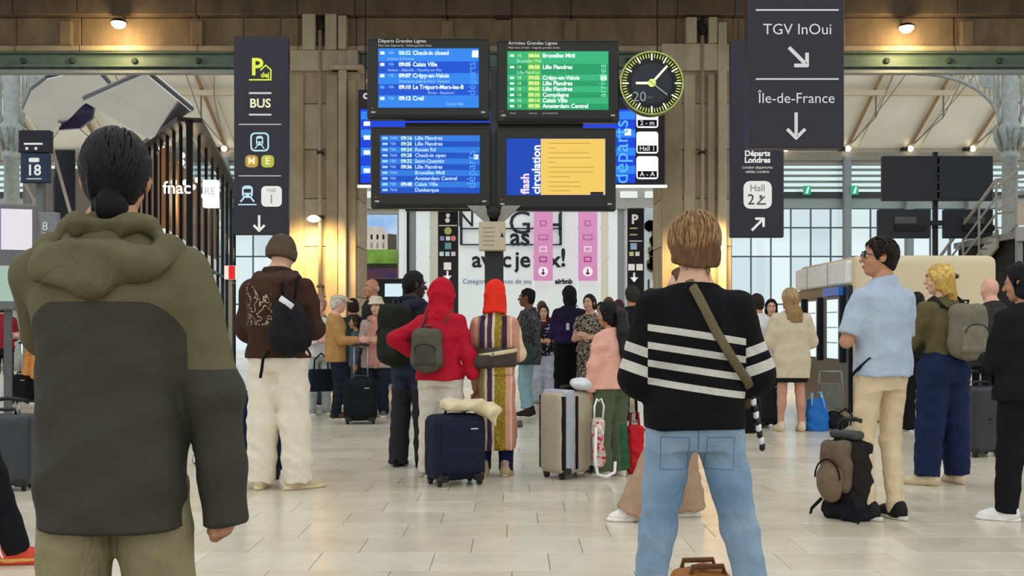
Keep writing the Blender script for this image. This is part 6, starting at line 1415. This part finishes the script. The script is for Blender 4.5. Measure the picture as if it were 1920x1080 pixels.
p17 = simple('woman in leopard print dress with fringe, arm bent', 1106, 14.9, 1.67, 150, 'f', 'pale', lp, None, '#2c2622', '#2e1f1a', 'bob', 1.1, {'L': ((.2, .2, -1), (-.9, .5, .25)), 'R': ((.2, .2, -1), (-.9, .5, .1))}, hem=.9, sleeve=.5, eyes=True, t=.018, length=.1, tname='dress', bare=True)
p17.part('dress_skirt', Sdf().loft([(.3, .21, .17), (.6, .2, .16), (.85, .19, .145), (1.0, .165, .13)]).folds(.012, (26, 26, 3), 4), lp, parent=p17.topo)
p20 = simple('person in black jacket and trousers beside striped sweater woman', 1186, 13.6, 1.74, 10, 'm', 'tan', '#1c1c20', '#16161a', '#1b1a1a', '#2e2f22', 'short', 1.08, HOLD, hem=.86, t=.02)
p20b = simple('person with white trousers partly hidden behind striped sweater woman', 1222, 12.4, 1.66, 30, 'f', 'pale', '#8d8a88', '#e3ded6', '#6b655f', '#4a3527', 'bob', 1.0, HOLD, length=.1)
p20c = simple('person with maroon cap behind girl in pink', 1160, 16.4, 1.63, 0, 'm', 'tan', '#3b2128', '#24262c', '#222222', '#4a2830', 'short', h=.017, t=.024)
p20d = simple('dark-haired person in grey coat behind leopard dress woman', 1128, 17.2, 1.62, 160, 'm', 'tan', '#54565a', '#2c2e36', '#222222', '#241a17', 'short', h=.018)
p20e = simple('person with auburn hair far behind the girl in pink', 1142, 18.6, 1.74, 30, 'f', 'tan', '#6a5a50', '#30323a', '#222222', '#6b5240', 'bob', h=.018, length=.1)
# ================= beside the kiosk =================
p21 = Person('blonde woman in beige knee-length coat with bare legs', 1483, 12.4, 1.665, 3, 'f', 1.15, h=.013, skin='#c9907a', head=(4, -4, 0), arms={'L': ((.28, .1, -1), (-.3, .8, .2)), 'R': ((.28, .1, -1), (-.3, .8, .2))}, feet={'L': (.13, 0, 6), 'R': (.13, 0, 6)})
p21.body(bare=True); p21.skirt(cloth('#201d1c'), .95, .60, .15, .2, .15, .004)
p21.top(cloth('#cfbfa3', var=.05), hem=.655, ease=.03, hemw=.015, sl=(.075, .078, .074), upto=1.25, fold=.006, seed=3, name='coat'); p21.shoes(cloth('#d6c4a6'), kind='low', sole='#c9b593')
p21.hair('#98794f', 'loose', t=.02, length=.3, seed=5, grain=.01); p21.locks('#b4986a', 420, .2, .022, 4, .005, mess=.08, fall=.2)
suitcase('dark grey suitcase left of the beige coat woman', 1438, 12.9, (.36, .26, .58), 8, cloth('#232427'), 'soft', 0)
suitcase('black suitcase partly hidden behind striped sweater woman', 1412, 13.6, (.34, .25, .55), -10, cloth('#18181b'), 'soft', .1)
p22 = simple('dark-haired woman facing camera behind the beige coat woman', 1446, 14.8, 1.60, 170, 'f', 'pink', '#3a3432', '#25262b', '#222222', '#201613', 'bob', 1.0, HOLD, eyes=True, t=.02, length=.12, hem=.8)
p22b = simple('person in white shirt and black trousers beside the suitcases', 1420, 13.0, 1.62, 20, 'm', 'tan', '#dcdad6', '#1c1c20', '#1a1a1a', '#2a1f1a', 'short', 1.05, HOLD)
o = empty('blue_tote', (PX(1532, 12.45), 12.45, 0), math.radians(-6), 'bright blue tote bag on floor beside beige coat woman', 'bag'); V, Q = Sdf().loft([(.0, .13, .08, 0, 0), (.12, .135, .08, 0, 0), (.38, .1, .05, 0, 0)]).folds(.01, (18, 18, 18), 2).mesh(.013); mk('bag_body', V, Q, mat('#1668b8', rough=.45, var=.1, bump=.2, crease=.3), o)
for y in (-.05, .05): MB().tube([(-.07, y, .3), (-.06, y*.8, .44), (.04, y*.8, .45), (.08, y, .28)], .009).build('handle', cloth('#9fc3e4'), o, True)
o = empty('black_bag', (PX(1570, 12.5), 12.5, 0), math.radians(10), 'black soft bag on floor beside blue tote', 'bag'); V, Q = Sdf().ell((0, 0, .09), (.14, .1, .1), 0).ell((-.05, 0, .16), (.09, .07, .08), .04).folds(.012, (20, 20, 20), 5).glob(lambda F_, x, y, z: np.maximum(F_, -z+0*x)).mesh(.013); mk('bag_body', V, Q, cloth('#1c1e22'), o); MB().tube([(-.03, -.06, .2), (.06, -.09, .26), (.15, -.06, .18), (.14, -.05, .06)], .01).build('strap', cloth('#111113'), o, True)
o = empty('luggage_trolley', (PX(1558, 13.1), 13.1, 0), math.radians(-12), 'grey metal luggage trolley beside the kiosk front', 'trolley'); TG = mat('#8f8f8a', rough=.4, metal=.4)
for x in (-.14, .14): MB().tube([(x, .12, .05), (x, .1, .5), (x*.9, .06, .66)], .014).build('upright', TG, o, True); MB().lathe([(.02, -.015), (.05, -.013), (.05, .013), (.02, .015)], (x, .1, .05), 14, 'x').build('wheel', plastic('#1b1b1b'), o, True)
MB().tube([(-.13, .06, .66), (.13, .06, .66)], .016).build('grip', TG, o, True); box('deck', -.15, .15, -.25, .12, .06, .09, TG, o, .01); box('back_panel', -.13, .13, .08, .1, .2, .52, mat('#77766f', rough=.5), o, .01)
# rolling backpack at the polo man's feet
o = empty('rolling_backpack', (PX(1592, 6.72), 6.72, 0), math.radians(-58), 'brown and black wheeled backpack standing beside the polo man', 'backpack')
S = Sdf().rbox((0, .02, .27), (.13, .1, .25), .07).folds(.012, (16, 16, 16), 2); V, Q = S.mesh(.010); mk('pack_body', V, Q, cloth('#23201f', rough=.75), o)
V, Q = Sdf().rbox((-.02, -.09, .34), (.11, .06, .16), .05).folds(.014, (20, 20, 14), 3).mesh(.009); mk('upper_pocket', V, Q, cloth('#6b5a4b', rough=.7), o)
V, Q = Sdf().ell((-.03, -.14, .24), (.1, .055, .13), 0).folds(.008, (20, 20, 14), 5).mesh(.009); f_ = mk('front_pocket', V, Q, cloth('#75634f', rough=.7), o)
MB().tube([(-.03+.1*math.cos(a), -.165, .26+.12*math.sin(a)) for a in np.linspace(0, math.pi, 12)], .006, 6).build('zip', cloth('#2a1712'), f_)
V, Q = Sdf().rbox((0, .0, .06), (.14, .11, .06), .03).folds(.02, (30, 30, 30), 5).mesh(.010); mk('base_hub', V, Q, cloth('#1b1d22'), o)
V, Q = Sdf().rbox((0, -.02, .53), (.11, .05, .028), .025).mesh(.009); mk('top_bar', V, Q, plastic('#3e3f3d'), o)
MB().tube([(-.07, .0, .54), (-.075, .0, .6), (-.04, .0, .625), (.06, .0, .63), (.1, .0, .62)], .014).build('pull_handle', plastic('#1a1817'), o, True)
for x in (-.12, .12): MB().lathe([(.015, -.02), (.04, -.018), (.042, 0), (.04, .018), (.015, .02)], (x, .08, .042), 14, 'x').build('wheel', plastic('#141414'), o, True)
MB().tube([(-.13, -.1, .12), (-.18, -.14, .05), (-.17, -.16, .02)], .012, 8, (0, 1, 0)).build('loose_strap', cloth('#15161a'), o, True); MB().tube([(.1, -.1, .14), (.16, -.13, .05), (.2, -.15, .012)], .012, 8, (0, 1, 0)).build('loose_strap', cloth('#15161a'), o, True)
p29 = simple('person in black standing behind the polo man', 1720, 12.4, 1.62, 0, 'm', 'tan', '#1d1c1e', '#151417', '#141313', '#1c1512', 'short', 1.0, HOLD, wide=.015)
# ================= far left edge =================
suitcase('dark grey hard suitcase tilted at the left edge', 8, 7.9, (.42, .27, .52), 10, plastic('#33363a', rough=.5), 'hard', .1)
pe = Person('walker in black trousers and red-orange striped sneakers at left edge', -78, 5.28, 1.70, -78, 'm', 1.0, h=.011, skin='tan', feet={'L': (.1, .25, 0), 'R': (.1, -.2, 0)})
pe.body(); pe.trousers(cloth('#17161a'), thigh=.09, knee=.075, hem=.07, zhem=.06); pe.top(cloth('#2b2c30')); pe.hair('#1c1512')
pe.shoes(masked('#d2503e', [(lambda x, y, z, n: (y < .12) & (z > .05), '#17161a'), (bands_ := (lambda x, y, z, n: bands(y+z*.5, [(.16, .006), (.185, .006), (.21, .006)]) & (z > .04)), '#f2efe8'), (lambda x, y, z, n: (z < .035), '#e6b25a')]), sole='#c9452f', L=.015)
pf = simple('person in orange-brown shorts with bare legs by the platform', 66, 17., 1.70, 150, 'm', 'pale', '#9fb0ae', None, '#2b3340', '#3a2a20', 'short', 1.05, HOLD, bare=True, hem=.86)
pf.trousers(cloth('#c98a4a'), thigh=.1, knee=.1, hem=.1, zhem=.42, fold=.006, name='shorts', waist=.95)
pg = simple('person in red jacket and dark trousers at the platform edge', 4, 17.4, 1.68, 30, 'f', 'pale', '#9b2638', '#22232a', '#222222', '#2a1d18', 'bob', 1.05, HOLD, length=.1)
ph = simple('person in black behind the orange-brown shorts walker', 84, 18.2, 1.66, 10, 'm', 'tan', '#26272b', '#17181c', '#1b1b1b', '#2a1d18', 'short', 1.05)
suitcase('small black suitcase by the platform walkers', 42, 17., (.34, .24, .42), 0, cloth('#17181b'), 'soft', .5)
o = empty('small_bag', (PX(382, 9.4), 9.4, 0), 0, 'small brown and white patterned bag on the floor behind olive jacket', 'bag'); V, Q = Sdf().rbox((0, 0, .1), (.09, .07, .1), .04).folds(.01, (20, 20, 20), 2).mesh(.012); mk('bag_body', V, Q, masked('#5a4434', [(lambda x, y, z, n: n(24, 2) > .55, '#d8d2c8')]), o); MB().tube([(-.05, 0, .18), (0, 0, .27), (.05, 0, .18)], .009).build('handle', cloth('#3a2b20'), o, True)
